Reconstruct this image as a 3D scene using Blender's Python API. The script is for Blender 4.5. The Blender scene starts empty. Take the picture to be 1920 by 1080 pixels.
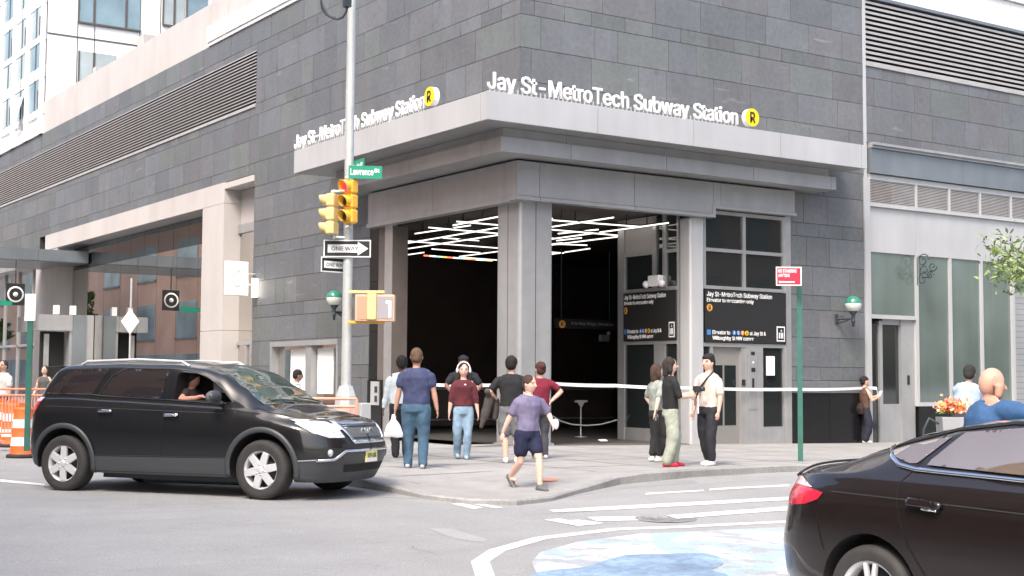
import bpy, bmesh, math, random
from mathutils import Vector, Matrix, noise as mnoise
from mathutils.geometry import delaunay_2d_cdt
from mathutils.bvhtree import BVHTree
R = math.radians
random.seed(7)
SC = bpy.context.scene
COL = SC.collection
# ------------------------------------------------------------------ camera
F = 2596.0
CAM = Vector((-16.37, -24.09, 1.36))
YAW, PITCH, ROLL = R(56.09), R(3.83), R(0.345)
_fw = Vector((math.cos(YAW) * math.cos(PITCH), math.sin(YAW) * math.cos(PITCH), math.sin(PITCH)))
_rt0 = Vector((math.sin(YAW), -math.cos(YAW), 0))
_up0 = _rt0.cross(_fw)
_rt = math.cos(ROLL) * _rt0 + math.sin(ROLL) * _up0
_up = -math.sin(ROLL) * _rt0 + math.cos(ROLL) * _up0
cd = bpy.data.cameras.new('camera')
cd.sensor_width = 36
cd.lens = F * 36 / 1920
cd.clip_end = 2000
cam = bpy.data.objects.new('camera', cd)
COL.objects.link(cam)
m = Matrix((_rt, _up, -_fw)).transposed().to_4x4()
m.translation = CAM
cam.matrix_world = m
SC.camera = cam
# ------------------------------------------------------------------ world, sun, exposure
SUN_EL, SUN_AZ = R(52), R(215)      # azimuth: direction the sun stands in, ccw from +X
w = bpy.data.worlds.new('World'); SC.world = w; w.use_nodes = True
nt = w.node_tree
sky = nt.nodes.new('ShaderNodeTexSky'); sky.sky_type = 'NISHITA'; sky.sun_disc = False
sky.sun_elevation = SUN_EL; sky.sun_rotation = R(90) - SUN_AZ
sky.air_density = 1.0; sky.dust_density = 5.0; sky.ozone_density = 0.7
bg = nt.nodes['Background']; bg.inputs[1].default_value = 0.145
nt.links.new(sky.outputs[0], bg.inputs[0])
sd = bpy.data.lights.new('sun', 'SUN'); sd.energy = 1.1; sd.angle = R(16); sd.color = (1, .975, .94)
sun = bpy.data.objects.new('sun', sd); COL.objects.link(sun)
sdir = Vector((math.cos(SUN_AZ) * math.cos(SUN_EL), math.sin(SUN_AZ) * math.cos(SUN_EL), math.sin(SUN_EL)))
sun.rotation_euler = sdir.to_track_quat('Z', 'Y').to_euler()
SC.view_settings.view_transform = 'Standard'
SC.view_settings.look = 'None'
SC.view_settings.exposure = 1.48
SC.view_settings.gamma = 1

# ------------------------------------------------------------------ where the photograph's points lie on the real planes
def ray(x, y):
    return _rt * ((x - 960) / F) + _up * ((540 - y) / F) + _fw
def G(x, y, z=0.0):
    r = ray(x, y); return CAM + r * ((z - CAM.z) / r.z)
def FR(x, y, off=0.0):
    r = ray(x, y); return CAM + r * ((-off - CAM.y) / r.y)
def FL(x, y, off=0.0):
    r = ray(x, y); return CAM + r * ((-off - CAM.x) / r.x)
def road_z(x, y):
    return -0.17 + 0.07 * min(max(0, (x + 6) / 4), 1) - 0.02 * min(max(0, -7 - y), 16) - 0.014 * min(max(0, x), 60)
def walk_z(x, y):
    z = -0.014 * min(max(0, x), 60)
    d = math.hypot(x + 6.4, y + 9.4)
    if d < 3.6: z -= 0.15 * min(1, (3.6 - d) / 2.6)
    return z

# ------------------------------------------------------------------ materials
def mat(name, col, rough=.5, metal=0., spec=.5, nz=None, bump=None, attr=False, emit=None, coat=0., ior=1.45, streak=None, trans=0., alpha=1., spots=None):
    m = bpy.data.materials.new(name); m.use_nodes = True
    n = m.node_tree; b = n.nodes['Principled BSDF']
    b.inputs['Base Color'].default_value = (*col, 1)
    b.inputs['Roughness'].default_value = rough
    b.inputs['Metallic'].default_value = metal
    b.inputs['Specular IOR Level'].default_value = spec
    b.inputs['Coat Weight'].default_value = coat
    b.inputs['Coat Roughness'].default_value = .03
    b.inputs['IOR'].default_value = ior
    b.inputs['Transmission Weight'].default_value = trans
    b.inputs['Alpha'].default_value = alpha
    src = None
    if attr:
        a = n.nodes.new('ShaderNodeAttribute'); a.attribute_name = 'Col'; src = a.outputs['Color']
    tc = n.nodes.new('ShaderNodeTexCoord')
    def noise_node(scale, detail=5, vec=None):
        t = n.nodes.new('ShaderNodeTexNoise'); t.inputs['Scale'].default_value = scale
        t.inputs['Detail'].default_value = detail
        if vec is None: n.links.new(tc.outputs['Object'], t.inputs['Vector'])
        else: n.links.new(vec, t.inputs['Vector'])
        return t
    def mul(src, fac_out, lo, hi):
        mr = n.nodes.new('ShaderNodeMapRange'); mr.inputs[1].default_value = .3; mr.inputs[2].default_value = .7
        mr.inputs[3].default_value = lo; mr.inputs[4].default_value = hi
        n.links.new(fac_out, mr.inputs[0])
        mx = n.nodes.new('ShaderNodeMix'); mx.data_type = 'RGBA'; mx.blend_type = 'MULTIPLY'; mx.inputs[0].default_value = 1
        if src is None: mx.inputs[6].default_value = (*col, 1)
        else: n.links.new(src, mx.inputs[6])
        n.links.new(mr.outputs[0], mx.inputs[7])
        return mx.outputs[2]
    for z in (nz or []):
        t = noise_node(z[0]); src = mul(src, t.outputs[0], 1 - z[1], 1 + z[1])
    if streak:
        mp = n.nodes.new('ShaderNodeMapping'); mp.inputs['Scale'].default_value = streak[0]
        n.links.new(tc.outputs['Object'], mp.inputs[0])
        t = noise_node(1.0, 4, mp.outputs[0]); src = mul(src, t.outputs[0], 1 - streak[1], 1 + streak[1] * .4)
    for (sc_, lo, hi, f) in (spots or []):      # scattered marks with a shape of their own
        t = noise_node(sc_ if not isinstance(sc_, tuple) else 1.0, 3) if not isinstance(sc_, tuple) else None
        if t is None:
            mp = n.nodes.new('ShaderNodeMapping'); mp.inputs['Scale'].default_value = sc_; mp.inputs['Rotation'].default_value = (.5, .5, .6); n.links.new(tc.outputs['Object'], mp.inputs[0]); t = noise_node(1.0, 4, mp.outputs[0])
        mr = n.nodes.new('ShaderNodeMapRange'); mr.inputs[1].default_value = lo; mr.inputs[2].default_value = hi; mr.inputs[3].default_value = 1; mr.inputs[4].default_value = f
        n.links.new(t.outputs[0], mr.inputs[0]); mx = n.nodes.new('ShaderNodeMix'); mx.data_type = 'RGBA'; mx.blend_type = 'MULTIPLY'; mx.inputs[0].default_value = 1
        if src is None: mx.inputs[6].default_value = (*col, 1)
        else: n.links.new(src, mx.inputs[6])
        n.links.new(mr.outputs[0], mx.inputs[7]); src = mx.outputs[2]
    if src is not None: n.links.new(src, b.inputs['Base Color'])
    if bump:
        t = noise_node(bump[0], 6); bp = n.nodes.new('ShaderNodeBump'); bp.inputs['Strength'].default_value = bump[1]
        bp.inputs['Distance'].default_value = bump[2] if len(bump) > 2 else .01
        n.links.new(t.outputs[0], bp.inputs['Height']); n.links.new(bp.outputs[0], b.inputs['Normal'])
    if emit:
        b.inputs['Emission Color'].default_value = (*emit[0], 1); b.inputs['Emission Strength'].default_value = emit[1]
    return m

MT = {}
MT['slate'] = mat('slate_stone', (.12, .12, .125), .5, attr=True, nz=[(1.3, .08), (9, .10)], bump=(7, .45, .012), spec=.5, spots=[((.9, .9, 5.5), .67, .75, 1.5), (2.2, .66, .72, .82)], streak=((2.5, 2.5, .2), .07))
MT['joint'] = mat('dark_joint', (.035, .035, .037), .9)
MT['granite'] = mat('black_granite', (.010, .010, .011), .22, nz=[(60, .4)])
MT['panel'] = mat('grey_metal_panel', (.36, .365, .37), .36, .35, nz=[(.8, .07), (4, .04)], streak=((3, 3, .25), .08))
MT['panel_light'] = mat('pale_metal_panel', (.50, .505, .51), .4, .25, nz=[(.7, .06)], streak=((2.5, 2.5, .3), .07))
MT['panel_blue'] = mat('blue_grey_metal_panel', (.19, .215, .235), .38, .3, nz=[(.8, .12)], streak=((2, 2, .3), .12))
MT['white_clad'] = mat('white_cladding', (.74, .74, .73), .5, nz=[(.6, .05)])
MT['beige_clad'] = mat('beige_cladding', (.47, .44, .42), .6, nz=[(.6, .06)], streak=((1.2, 1.2, .2), .08))
MT['steel'] = mat('stainless_steel', (.47, .47, .47), .32, .6, nz=[(3, .08)], streak=((8, 8, .5), .06))
MT['louvre'] = mat('louvre_metal', (.42, .41, .40), .5, .2, nz=[(2, .1)])
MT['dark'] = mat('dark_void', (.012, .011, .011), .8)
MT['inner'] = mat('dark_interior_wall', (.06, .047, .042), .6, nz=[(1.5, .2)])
MT['glass_dark'] = mat('dark_glass', (.018, .022, .022), .04, spec=.8, ior=1.6)
MT['glass_green'] = mat('green_tinted_glass', (.11, .145, .135), .06, spec=.8, ior=1.75, nz=[(.5, .22)], streak=((1.2, 1.2, .12), .25))
MT['glass_store'] = mat('storefront_glass', (.64, .62, .59), .012, 1.0, nz=[(.4, .12)])
MT['asphalt'] = mat('asphalt', (.272, .270, .265), .8, nz=[(.22, .09), (1.5, .06), (60, .22)], bump=(140, .6, .004), spots=[(1.1, .64, .70, .93), (9, .70, .74, .85), ((.25, 2.2, 1), .62, .70, .94), (14, .72, .75, 1.25)])
MT['concrete'] = mat('sidewalk_concrete', (.285, .278, .266), .85, nz=[(.5, .12), (3, .09), (60, .12)], bump=(60, .3, .004), spots=[(16, .70, .73, .68), (2.5, .66, .72, .86)])
MT['kerb'] = mat('kerb_stone', (.27, .265, .255), .8, nz=[(1.5, .2), (20, .12)], bump=(30, .3, .004))
MT['paint'] = mat('road_paint', (.64, .64, .63), .65, nz=[(3, .10), (25, .10)], spots=[(7, .60, .66, .72), (22, .62, .68, .75)])
MT['white'] = mat('white_paint', (.8, .8, .79), .4)
MT['black'] = mat('black_paint', (.02, .02, .02), .4)
MT['signgreen'] = mat('street_sign_green', (.01, .25, .15), .4)
MT['postgreen'] = mat('post_green', (.035, .13, .10), .45, nz=[(4, .15)])
MT['red'] = mat('sign_red', (.60, .02, .05), .4)
MT['yellow'] = mat('signal_yellow', (.75, .42, .05), .4, nz=[(3, .08)])
MT['yellow_pale'] = mat('faded_signal_yellow', (.72, .55, .25), .5, nz=[(3, .08)])
MT['bullet'] = mat('route_yellow', (.85, .62, .02), .4)
MT['bullet_o'] = mat('route_orange', (.70, .33, .08), .4)
MT['pole'] = mat('galvanized_pole', (.50, .52, .51), .45, .25, nz=[(3, .07), (20, .05)])
MT['orange'] = mat('safety_orange', (.80, .14, .03), .5, nz=[(6, .10)])
MT['pink_orange'] = mat('faded_safety_orange', (.78, .28, .18), .55, nz=[(4, .1)])
MT['iron'] = mat('cast_iron', (.03, .04, .045), .5, nz=[(8, .2)])
MT['globe_green'] = mat('green_globe_glass', (.03, .20, .13), .25, coat=.4)
MT['globe_white'] = mat('milk_globe_glass', (.62, .62, .58), .25, coat=.4)
MT['led'] = mat('led_tube', (1, 1, 1), .5, emit=((1, .93, .86), .75))
MT['chrome'] = mat('chrome', (.75, .75, .77), .12, 1.0)
MT['rubber'] = mat('tyre_rubber', (.035, .033, .032), .75, nz=[(8, .2)], bump=(40, .2, .003))
MT['tape'] = mat('barrier_tape', (.82, .82, .85), .35)
MT['plastic_grey'] = mat('grey_plastic', (.10, .105, .11), .55)
MT['leaf'] = mat('leaf', (.10, .17, .04), .55, attr=True)
MT['bark'] = mat('bark', (.09, .07, .05), .8, nz=[(9, .3)])

# ------------------------------------------------------------------ mesh helpers
class MB:
    def __init__(s): s.v = []; s.f = []; s.c = []; s.sm = []
    def add(s, vs, fs, c=None, sm=False):
        k = len(s.v); s.v += [tuple(p) for p in vs]
        for f in fs: s.f.append([i + k for i in f]); s.c.append(c); s.sm.append(sm)
        return s
    def box(s, x0, x1, y0, y1, z0, z1, c=None):
        vs = [(x, y, z) for z in (z0, z1) for y in (y0, y1) for x in (x0, x1)]
        return s.add(vs, [(0, 2, 3, 1), (4, 5, 7, 6), (0, 1, 5, 4), (2, 6, 7, 3), (0, 4, 6, 2), (1, 3, 7, 5)], c)
    def prism(s, pts, ext, c=None):
        n = len(pts); e = Vector(ext); P = [Vector(p) for p in pts]
        return s.add(P + [p + e for p in P], [list(range(n))[::-1], list(range(n, 2 * n))] + [(i, (i + 1) % n, n + (i + 1) % n, n + i) for i in range(n)], c)
    def ring_tube(s, rings, closed=True, c=None, sm=True):
        n = len(rings[0]); vs = [p for r in rings for p in r]; fs = []
        for a in range(len(rings) - 1):
            for i in range(n):
                j = (i + 1) % n; fs.append((a * n + i, a * n + j, (a + 1) * n + j, (a + 1) * n + i))
        s.add(vs, fs, c, sm)
        if closed:
            s.add(rings[0], [list(range(n))[::-1]], c); s.add(rings[-1], [list(range(n))], c)
        return s
    def tube(s, pts, r, n=10, c=None, caps=True, flat=1.0):
        P = [Vector(p) for p in pts]; rr = r if isinstance(r, (list, tuple)) else [r] * len(P)
        rings = []; ref = None
        for i, p in enumerate(P):
            t = (P[min(i + 1, len(P) - 1)] - P[max(i - 1, 0)]).normalized()
            if ref is None:
                ref = Vector((0, 0, 1)) if abs(t.z) < .9 else Vector((1, 0, 0))
            a = t.cross(ref).normalized(); b = t.cross(a).normalized(); ref = b.cross(t) if False else ref
            rings.append([p + (a * math.cos(k * 2 * math.pi / n) + b * flat * math.sin(k * 2 * math.pi / n)) * rr[i] for k in range(n)])
        return s.ring_tube(rings, caps, c)
    def lathe(s, prof, o=(0, 0, 0), ax='z', n=32, c=None):
        rings = []
        for r, h in prof:
            ring = []
            for k in range(n):
                a = 2 * math.pi * k / n; u, v = r * math.cos(a), r * math.sin(a)
                p = {'z': (u, v, h), 'y': (v, h, u), 'x': (h, u, v)}[ax]
                ring.append(Vector(o) + Vector(p))
            rings.append(ring)
        return s.ring_tube(rings, False, c)
    def ball(s, o, r, n=14, c=None, z0=-1, z1=1, M=None):
        r = r if isinstance(r, (tuple, list)) else (r, r, r)
        rings = []; k = n // 2 + 2
        a0, a1 = math.asin(z0), math.asin(z1)
        for i in range(k):
            a = a0 + (a1 - a0) * i / (k - 1); rings.append([(r[0] * max(math.cos(a), .001) * math.cos(2 * math.pi * j / n), r[1] * max(math.cos(a), .001) * math.sin(2 * math.pi * j / n), r[2] * math.sin(a)) for j in range(n)])
        o = Vector(o)
        rings = [[(M @ Vector(p) if M else Vector(p)) + o for p in rg] for rg in rings]
        return s.ring_tube(rings, True, c)
    def mesh(s, name):
        me = bpy.data.meshes.new(name); me.from_pydata(s.v, [], s.f)
        for p, q in zip(me.polygons, s.sm): p.use_smooth = q
        if any(c is not None for c in s.c):
            at = me.attributes.new('Col', 'FLOAT_COLOR', 'CORNER')
            data = []
            for p, c in zip(me.polygons, s.c):
                c = c or (.5, .5, .5)
                data += [c[0], c[1], c[2], 1] * p.loop_total
            at.data.foreach_set('color', data)
        me.update(); return me
    def build(s, name, m, parent=None, loc=None):
        me = s.mesh(name); me.materials.append(MT[m] if isinstance(m, str) else m)
        return link(name, me, parent, loc)

def _each(self, name, m, parent=None):
    """one object per loose piece"""
    par = list(range(len(self.v)))
    def find(i):
        while par[i] != i: par[i] = par[par[i]]; i = par[i]
        return i
    for f in self.f:
        r = find(f[0])
        for i in f[1:]: par[find(i)] = r
    gr = {}
    for f, c, s in zip(self.f, self.c, self.sm): gr.setdefault(find(f[0]), []).append((f, c, s))
    out = []
    for g in gr.values():
        k = MB(); mp = {}
        for f, c, s in g:
            for i in f:
                if i not in mp: mp[i] = len(k.v); k.v.append(self.v[i])
            k.f.append([mp[i] for i in f]); k.c.append(c); k.sm.append(s)
        out.append(k.build(name, m, parent))
    return out
MB.each = _each

def link(name, me, parent=None, loc=None):
    o = bpy.data.objects.new(name, me); COL.objects.link(o)
    if parent is not None: o.parent = parent
    if loc is not None: o.location = loc
    return o
def tag(o, label, cat=None, group=None):
    o['label'] = label
    if cat: o['category'] = cat
    if group: o['group'] = group
    return o
def struct(o, kind='structure'): o['kind'] = kind; return o
def thing(name, label, cat, loc=(0, 0, 0), rz=0, group=None):
    o = bpy.data.objects.new(name, None); COL.objects.link(o); o.location = loc; o.rotation_euler = (0, 0, rz)
    o.empty_display_size = .2
    return tag(o, label, cat, group)
def copy_tree(o, loc, rz=0, label=None):
    def cp(a, par):
        c = a.copy(); COL.objects.link(c); c.parent = par
        for ch in list(a.children): cp(ch, c)
        return c
    c = cp(o, None); c.location = loc; c.rotation_euler = (0, 0, rz)
    if label: c['label'] = label
    return c
def bake(o):
    dg = bpy.context.evaluated_depsgraph_get(); dg.update()
    me = bpy.data.meshes.new_from_object(o.evaluated_get(dg), depsgraph=dg)
    o.modifiers.clear(); o.data = me
    return o
def bevel(o, wd=.01, seg=2):
    b = o.modifiers.new('bevel', 'BEVEL'); b.width = wd; b.segments = seg; b.limit_method = 'ANGLE'; b.angle_limit = R(40)
    return o
try: FONT = bpy.data.fonts.load(bpy.utils.resource_path('LOCAL') + '/datafiles/fonts/Inter.woff2')   # Blender's own interface font
except Exception: FONT = None
def text_mesh(name, s, m, parent, origin, xdir, zdir, width=None, height=.2, ext=.01, bold=.0, align='LEFT'):
    """lettering as a mesh: origin is the baseline start, xdir reads, zdir is up, height is the cap height"""
    cu = bpy.data.curves.new(name, 'FONT'); cu.body = s; cu.extrude = .5; cu.offset = bold; cu.size = 1; cu.resolution_u = 3
    cu.align_x = 'LEFT'
    if FONT: cu.font = FONT
    t = bpy.data.objects.new(name, cu); COL.objects.link(t)
    dg = bpy.context.evaluated_depsgraph_get(); dg.update()
    me = bpy.data.meshes.new_from_object(t.evaluated_get(dg), depsgraph=dg)
    bpy.data.objects.remove(t); bpy.data.curves.remove(cu)
    xs = [v.co.x for v in me.vertices]; x0, x1 = min(xs), max(xs)
    sy = height * 1.04 / max(v.co.y for v in me.vertices); sx = (width / (x1 - x0)) if width else sy
    X = Vector(xdir).normalized(); Zd = Vector(zdir).normalized(); N = X.cross(Zd)
    off = {'LEFT': 0, 'CENTER': -.5, 'RIGHT': -1}[align] * (x1 - x0) * sx
    o0 = Vector(origin)
    for v in me.vertices:
        c = v.co.copy(); v.co = o0 + X * ((c.x - x0) * sx + off) + Zd * (c.y * sy) + N * (c.z * ext)
    me.materials.clear(); me.materials.append(MT[m] if isinstance(m, str) else m)
    me.update()
    return link(name, me, parent)

# wall-aligned boxes: side 'R' is the right street front (y=0, outward -y), 'L' the left street front (x=0, outward -x)
def wb(mb, side, u0, u1, z0, z1, o0, o1, c=None):
    if side == 'R': mb.box(u0, u1, -o1, -o0, z0, z1, c)
    else: mb.box(-o1, -o0, u0, u1, z0, z1, c)
    return mb
def sub_rects(r, holes):
    out = [r]
    for h in holes:
        nx = []
        for (a, b, c, d) in out:
            if h[1] <= a or h[0] >= b or h[3] <= c or h[2] >= d: nx.append((a, b, c, d)); continue
            if h[0] > a: nx.append((a, h[0], c, d))
            if h[1] < b: nx.append((h[1], b, c, d))
            a2, b2 = max(a, h[0]), min(b, h[1])
            if h[2] > c: nx.append((a2, b2, c, h[2]))
            if h[3] < d: nx.append((a2, b2, h[3], d))
        out = nx
    return [q for q in out if q[1] - q[0] > .03 and q[3] - q[2] > .03]
def tiles(side, u0, u1, z0, z1, holes, seed, tone=1.0):
    rnd = random.Random(seed); mb = MB(); pat = [.72, .33, .72, .72, .38]
    z = 8.47; rows = []
    i = 0
    while z < z1: rows.append((z, z + pat[i % 5])); z += pat[i % 5]; i += 1
    z = 8.47; i = 0; pat2 = [.72, .72, .36, .68, .72, .33]
    while z > z0: rows.append((z - pat2[i % 6], z)); z -= pat2[i % 6]; i += 1
    for (a, b) in rows:
        lo, hi = max(a, z0), min(b, z1)
        if hi - lo < .03: continue
        u = u0 - rnd.uniform(0, 1); small = b - a < .5
        while u < u1:
            wd = rnd.uniform(.7, 1.0) if small else rnd.choice([rnd.uniform(.6, .9), rnd.uniform(1.15, 1.5), rnd.uniform(1.3, 1.65), rnd.uniform(1.3, 1.6)])
            t = rnd.random(); v = rnd.uniform(.87, 1.12) * .145 * tone
            col = ((v * .92, v * .98, v * 1.05) if t < .5 else (v * .92, v * 1.0, v * .99) if t < .72 else (v * .95, v * .97, v * 1.02))
            for q in sub_rects((max(u, u0), min(u + wd, u1), lo, hi), holes) if min(u + wd, u1) > max(u, u0) else []:
                wb(mb, side, q[0] + .006, q[1] - .006, q[2] + .006, q[3] - .006, -.02, .012 + rnd.uniform(0, .006), col)
            u += wd
    return mb
# ================================================================== ground
def grid_sheet(name, m, xs, ys, zf):
    mb = MB(); W = len(xs)
    mb.v = [(x, y, zf(x, y)) for y in ys for x in xs]
    for j in range(len(ys) - 1):
        for i in range(W - 1):
            mb.f.append([j * W + i, j * W + i + 1, (j + 1) * W + i + 1, (j + 1) * W + i]); mb.c.append(None); mb.sm.append(True)
    return struct(mb.build(name, m))
def span(*segs):
    out = []
    for a, b, n in segs: out += [a + (b - a) * i / n for i in range(n)]
    return out + [segs[-1][1]]
grid_sheet('road', 'asphalt', span((-400, -60, 6), (-60, -20, 10), (-20, 20, 40), (20, 60, 10), (60, 400, 6)),
           span((-400, -60, 6), (-60, -30, 8), (-30, 10, 60), (10, 60, 10), (60, 400, 6)), road_z)
def cdt_fill(outline, step, holes=(), inside=True):
    """triangulate a 2D outline (with holes) with interior points every `step`"""
    def dens(poly):
        o = []
        for i, p in enumerate(poly):
            q = poly[(i + 1) % len(poly)]; L = math.hypot(q[0] - p[0], q[1] - p[1]); n = max(1, int(L / step))
            for k in range(n): o.append((p[0] + (q[0] - p[0]) * k / n, p[1] + (q[1] - p[1]) * k / n))
        return o
    def pin(pt, poly):
        c = False; x, y = pt; j = len(poly) - 1
        for i in range(len(poly)):
            xi, yi = poly[i]; xj, yj = poly[j]
            if (yi > y) != (yj > y) and x < (xj - xi) * (y - yi) / (yj - yi) + xi: c = not c
            j = i
        return c
    loops = [dens(outline)] + [dens(h) for h in holes]
    V = []; E_ = []
    for L in loops:
        k = len(V); V += [Vector(p) for p in L]; E_ += [(k + i, k + (i + 1) % len(L)) for i in range(len(L))]
    xs = [p[0] for p in outline]; ys = [p[1] for p in outline]
    y = min(ys) + step / 2; r = 0
    while y < max(ys):
        x = min(xs) + step / 2 + (r % 2) * step / 2
        while x < max(xs):
            if pin((x, y), outline) and not any(pin((x, y), h) for h in holes): V.append(Vector((x, y)))
            x += step
        y += step * .87; r += 1
    vo, eo, fo, _, _, _ = delaunay_2d_cdt(V, E_, [], 0, 1e-5)
    fs = []
    for f in fo:
        c = (sum(vo[i].x for i in f) / len(f), sum(vo[i].y for i in f) / len(f))
        if pin(c, outline) and not any(pin(c, h) for h in holes):
            a, b, d = vo[f[0]], vo[f[1]], vo[f[2]]
            if (b.x - a.x) * (d.y - a.y) - (b.y - a.y) * (d.x - a.x) < 0: f = f[::-1]
            fs.append(list(f))
    return [(v.x, v.y) for v in vo], fs
KERB = [(200, -7.2), (60, -7.2), (20, -7.25), (.5, -7.4), (-2, -7.6), (-3.7, -7.9), (-5.0, -8.6), (-5.8, -9.1), (-6.4, -9.3), (-6.8, -8.9), (-6.95, -8.2), (-6.95, -7), (-6.95, -4), (-6.95, 10), (-6.95, 40), (-6.95, 200)]
vs, fs = cdt_fill([(x, y) for x, y in KERB if x <= 20 and y <= 40] + [(-7.8, 40), (20, 40)][1:] if False else [(30, -7.22)] + [k for k in KERB if k[0] < 21 and k[1] < 11] + [(-6.95, 45), (-1, 45), (-1, 1), (1, 0.9), (1, 14), (14, 14), (14, 1), (30, 1)], .6)
mb = MB(); mb.add([(x, y, walk_z(x, y)) for x, y in vs], fs, sm=True)
struct(mb.build('pavement', 'concrete'))
mb = MB()
mb.box(30, 200, -7.22, 1, -2, -.42); mb.box(-6.95, -1, 45, 200, -.4, 0)
struct(mb.build('pavement', 'concrete'))
mb = MB()          # kerb stones: inner edge, outer edge, down to the road
ks = []
for i in range(len(KERB) - 1):
    a, b = Vector(KERB[i]), Vector(KERB[i + 1]); n = max(1, int((b - a).length / .5)) if (b - a).length < 30 else 8
    for k in range(n): ks.append(a.lerp(b, k / n))
ks.append(Vector(KERB[-1]))
prev = None
for i, p in enumerate(ks):
    t = (ks[min(i + 1, len(ks) - 1)] - ks[max(i - 1, 0)]).normalized(); nrm = Vector((-t.y, t.x))   # outward = towards the road
    nrm = -nrm if nrm.dot(Vector((-1, -1))) < 0 else nrm
    q = p + nrm * .15; zt = walk_z(p.x, p.y) + .004; zb = road_z(q.x, q.y) - .05
    ring = [(p.x, p.y, zt - .3), (p.x, p.y, zt), (q.x - nrm.x * .02, q.y - nrm.y * .02, zt), (q.x, q.y, zt - .02), (q.x, q.y, zb)]
    if prev: mb.add(prev + ring, [(j, j + 1, j + 6, j + 5) for j in range(4)])
    prev = ring
struct(mb.build('kerb', 'kerb'))
# expansion joints and patches of the pavement are thin grooves laid 4 mm proud
def flat(name, outline, m, zf, h, step=.5):
    v, f = cdt_fill(outline, step); mb = MB(); mb.add([(x, y, zf(x, y) + h) for x, y in v], f, sm=True)
    return struct(mb.build(name, m))
MT['joint_light'] = mat('pavement_joint', (.10, .095, .09), .9)
MT['patch'] = mat('asphalt_patch', (.245, .243, .24), .85, nz=[(1, .12), (70, .15)])
MT['patch_pale'] = mat('pale_asphalt_patch', (.31, .305, .295), .85, nz=[(1, .12), (70, .15)])
MT['mural_white'] = mat('white_plaza_paint', (.72, .73, .74), .7, nz=[(1.2, .10), (14, .16), (60, .12)])
def mural_material():
    m = bpy.data.materials.new('painted_plaza_coat'); m.use_nodes = True; n = m.node_tree; bs = n.nodes['Principled BSDF']; bs.inputs['Roughness'].default_value = .75
    tc = n.nodes.new('ShaderNodeTexCoord')
    def nz(scale, detail, dist=0):
        t = n.nodes.new('ShaderNodeTexNoise'); t.inputs['Scale'].default_value = scale; t.inputs['Detail'].default_value = detail; t.inputs['Distortion'].default_value = dist; n.links.new(tc.outputs['Object'], t.inputs['Vector']); return t.outputs[0]
    def ramp(src, a, b):
        r = n.nodes.new('ShaderNodeMapRange'); r.inputs[1].default_value = a; r.inputs[2].default_value = b; r.clamp = True; n.links.new(src, r.inputs[0]); return r.outputs[0]
    def mix(f, a, b, blend='MIX'):
        x = n.nodes.new('ShaderNodeMix'); x.data_type = 'RGBA'; x.blend_type = blend
        n.links.new(f, x.inputs[0]) if not isinstance(f, float) else setattr(x.inputs[0], 'default_value', f)
        for s, k in ((a, 6), (b, 7)):
            if isinstance(s, tuple): x.inputs[k].default_value = (*s, 1)
            else: n.links.new(s, x.inputs[k])
        return x.outputs[2]
    c = mix(ramp(nz(.42, 3, 1.2), .50, .56), (.50, .52, .54), (.30, .39, .46))
    c = mix(ramp(nz(.6, 4, 2.0), .60, .63), c, (.30, .32, .34))
    c = mix(ramp(nz(5, 9), .50, .66), c, (.30, .30, .30))
    c = mix(.35, c, mix(ramp(nz(45, 4), .4, .6), (.3, .3, .3), (.8, .8, .8)), 'SOFT_LIGHT')
    n.links.new(c, bs.inputs['Base Color']); return m
MT['mural_white'] = mural_material()
MT['mural_blue'] = mat('worn_blue_plaza_paint', (.20, .28, .38), .75, nz=[(1.6, .30), (12, .22), (60, .2)])
MT['mural_grey'] = mat('worn_grey_plaza_paint', (.36, .38, .41), .75, nz=[(1.6, .2), (12, .2), (60, .2)])
mb = MB()
for k in range(16):
    x = -6.6 + k * 1.52
    v, f = cdt_fill([(x, -7.3), (x + .026, -7.3), (x + .026, -.3), (x, -.3)], 1.5); mb.add([(a, b, walk_z(a, b) + .003) for a, b in v], f)
for k in range(5):
    y = -6.4 + k * 1.52
    v, f = cdt_fill([(-6.6, y), (18, y), (18, y + .026), (-6.6, y + .026)], 1.5); mb.add([(a, b, walk_z(a, b) + .004) for a, b in v], f)
struct(mb.build('pavement_joints', 'joint_light'))
def pxpoly(pts, z): return [(G(x, y, z).x, G(x, y, z).y) for x, y in pts]
def road_at(px, py):
    z = -.2
    for _ in range(6): p = G(px, py, z); z = road_z(p.x, p.y)
    return (p.x, p.y)
def rp(pts): return [road_at(*p) for p in pts]
# painted plaza in the foreground: white border line, asphalt gap, white field, blue shapes
def stripe(pts, wd):
    P = [Vector(p) for p in pts]; L = []; Rr = []
    for i, p in enumerate(P):
        t = (P[min(i + 1, len(P) - 1)] - P[max(i - 1, 0)]).normalized(); n = Vector((-t.y, t.x))
        L.append(tuple(p + n * wd / 2)); Rr.append(tuple(p - n * wd / 2))
    return L + Rr[::-1]
bl = [(-10.9, -17), (-10.45, -15.6), (-10.02, -14.3), (-9.45, -13.3), (-8.9, -12.75), (-8.0, -12.2), (-6.8, -11.95), (-5.6, -12.2), (-4.2, -12.55), (0, -13.4), (8, -15.2)]
flat('road_marking_line', stripe(bl, .17), 'paint', road_z, .004, .4)
off = [(-10.45, -17.3), (-10.0, -15.7), (-9.55, -14.4), (-9.05, -13.55), (-8.6, -13.05), (-7.8, -12.6), (-6.8, -12.38), (-5.6, -12.6), (-4.2, -12.95), (0, -13.8), (8, -15.6), (8, -30), (-10.45, -30)]
flat('painted_plaza', off, 'mural_white', road_z, .004, .5)
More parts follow.
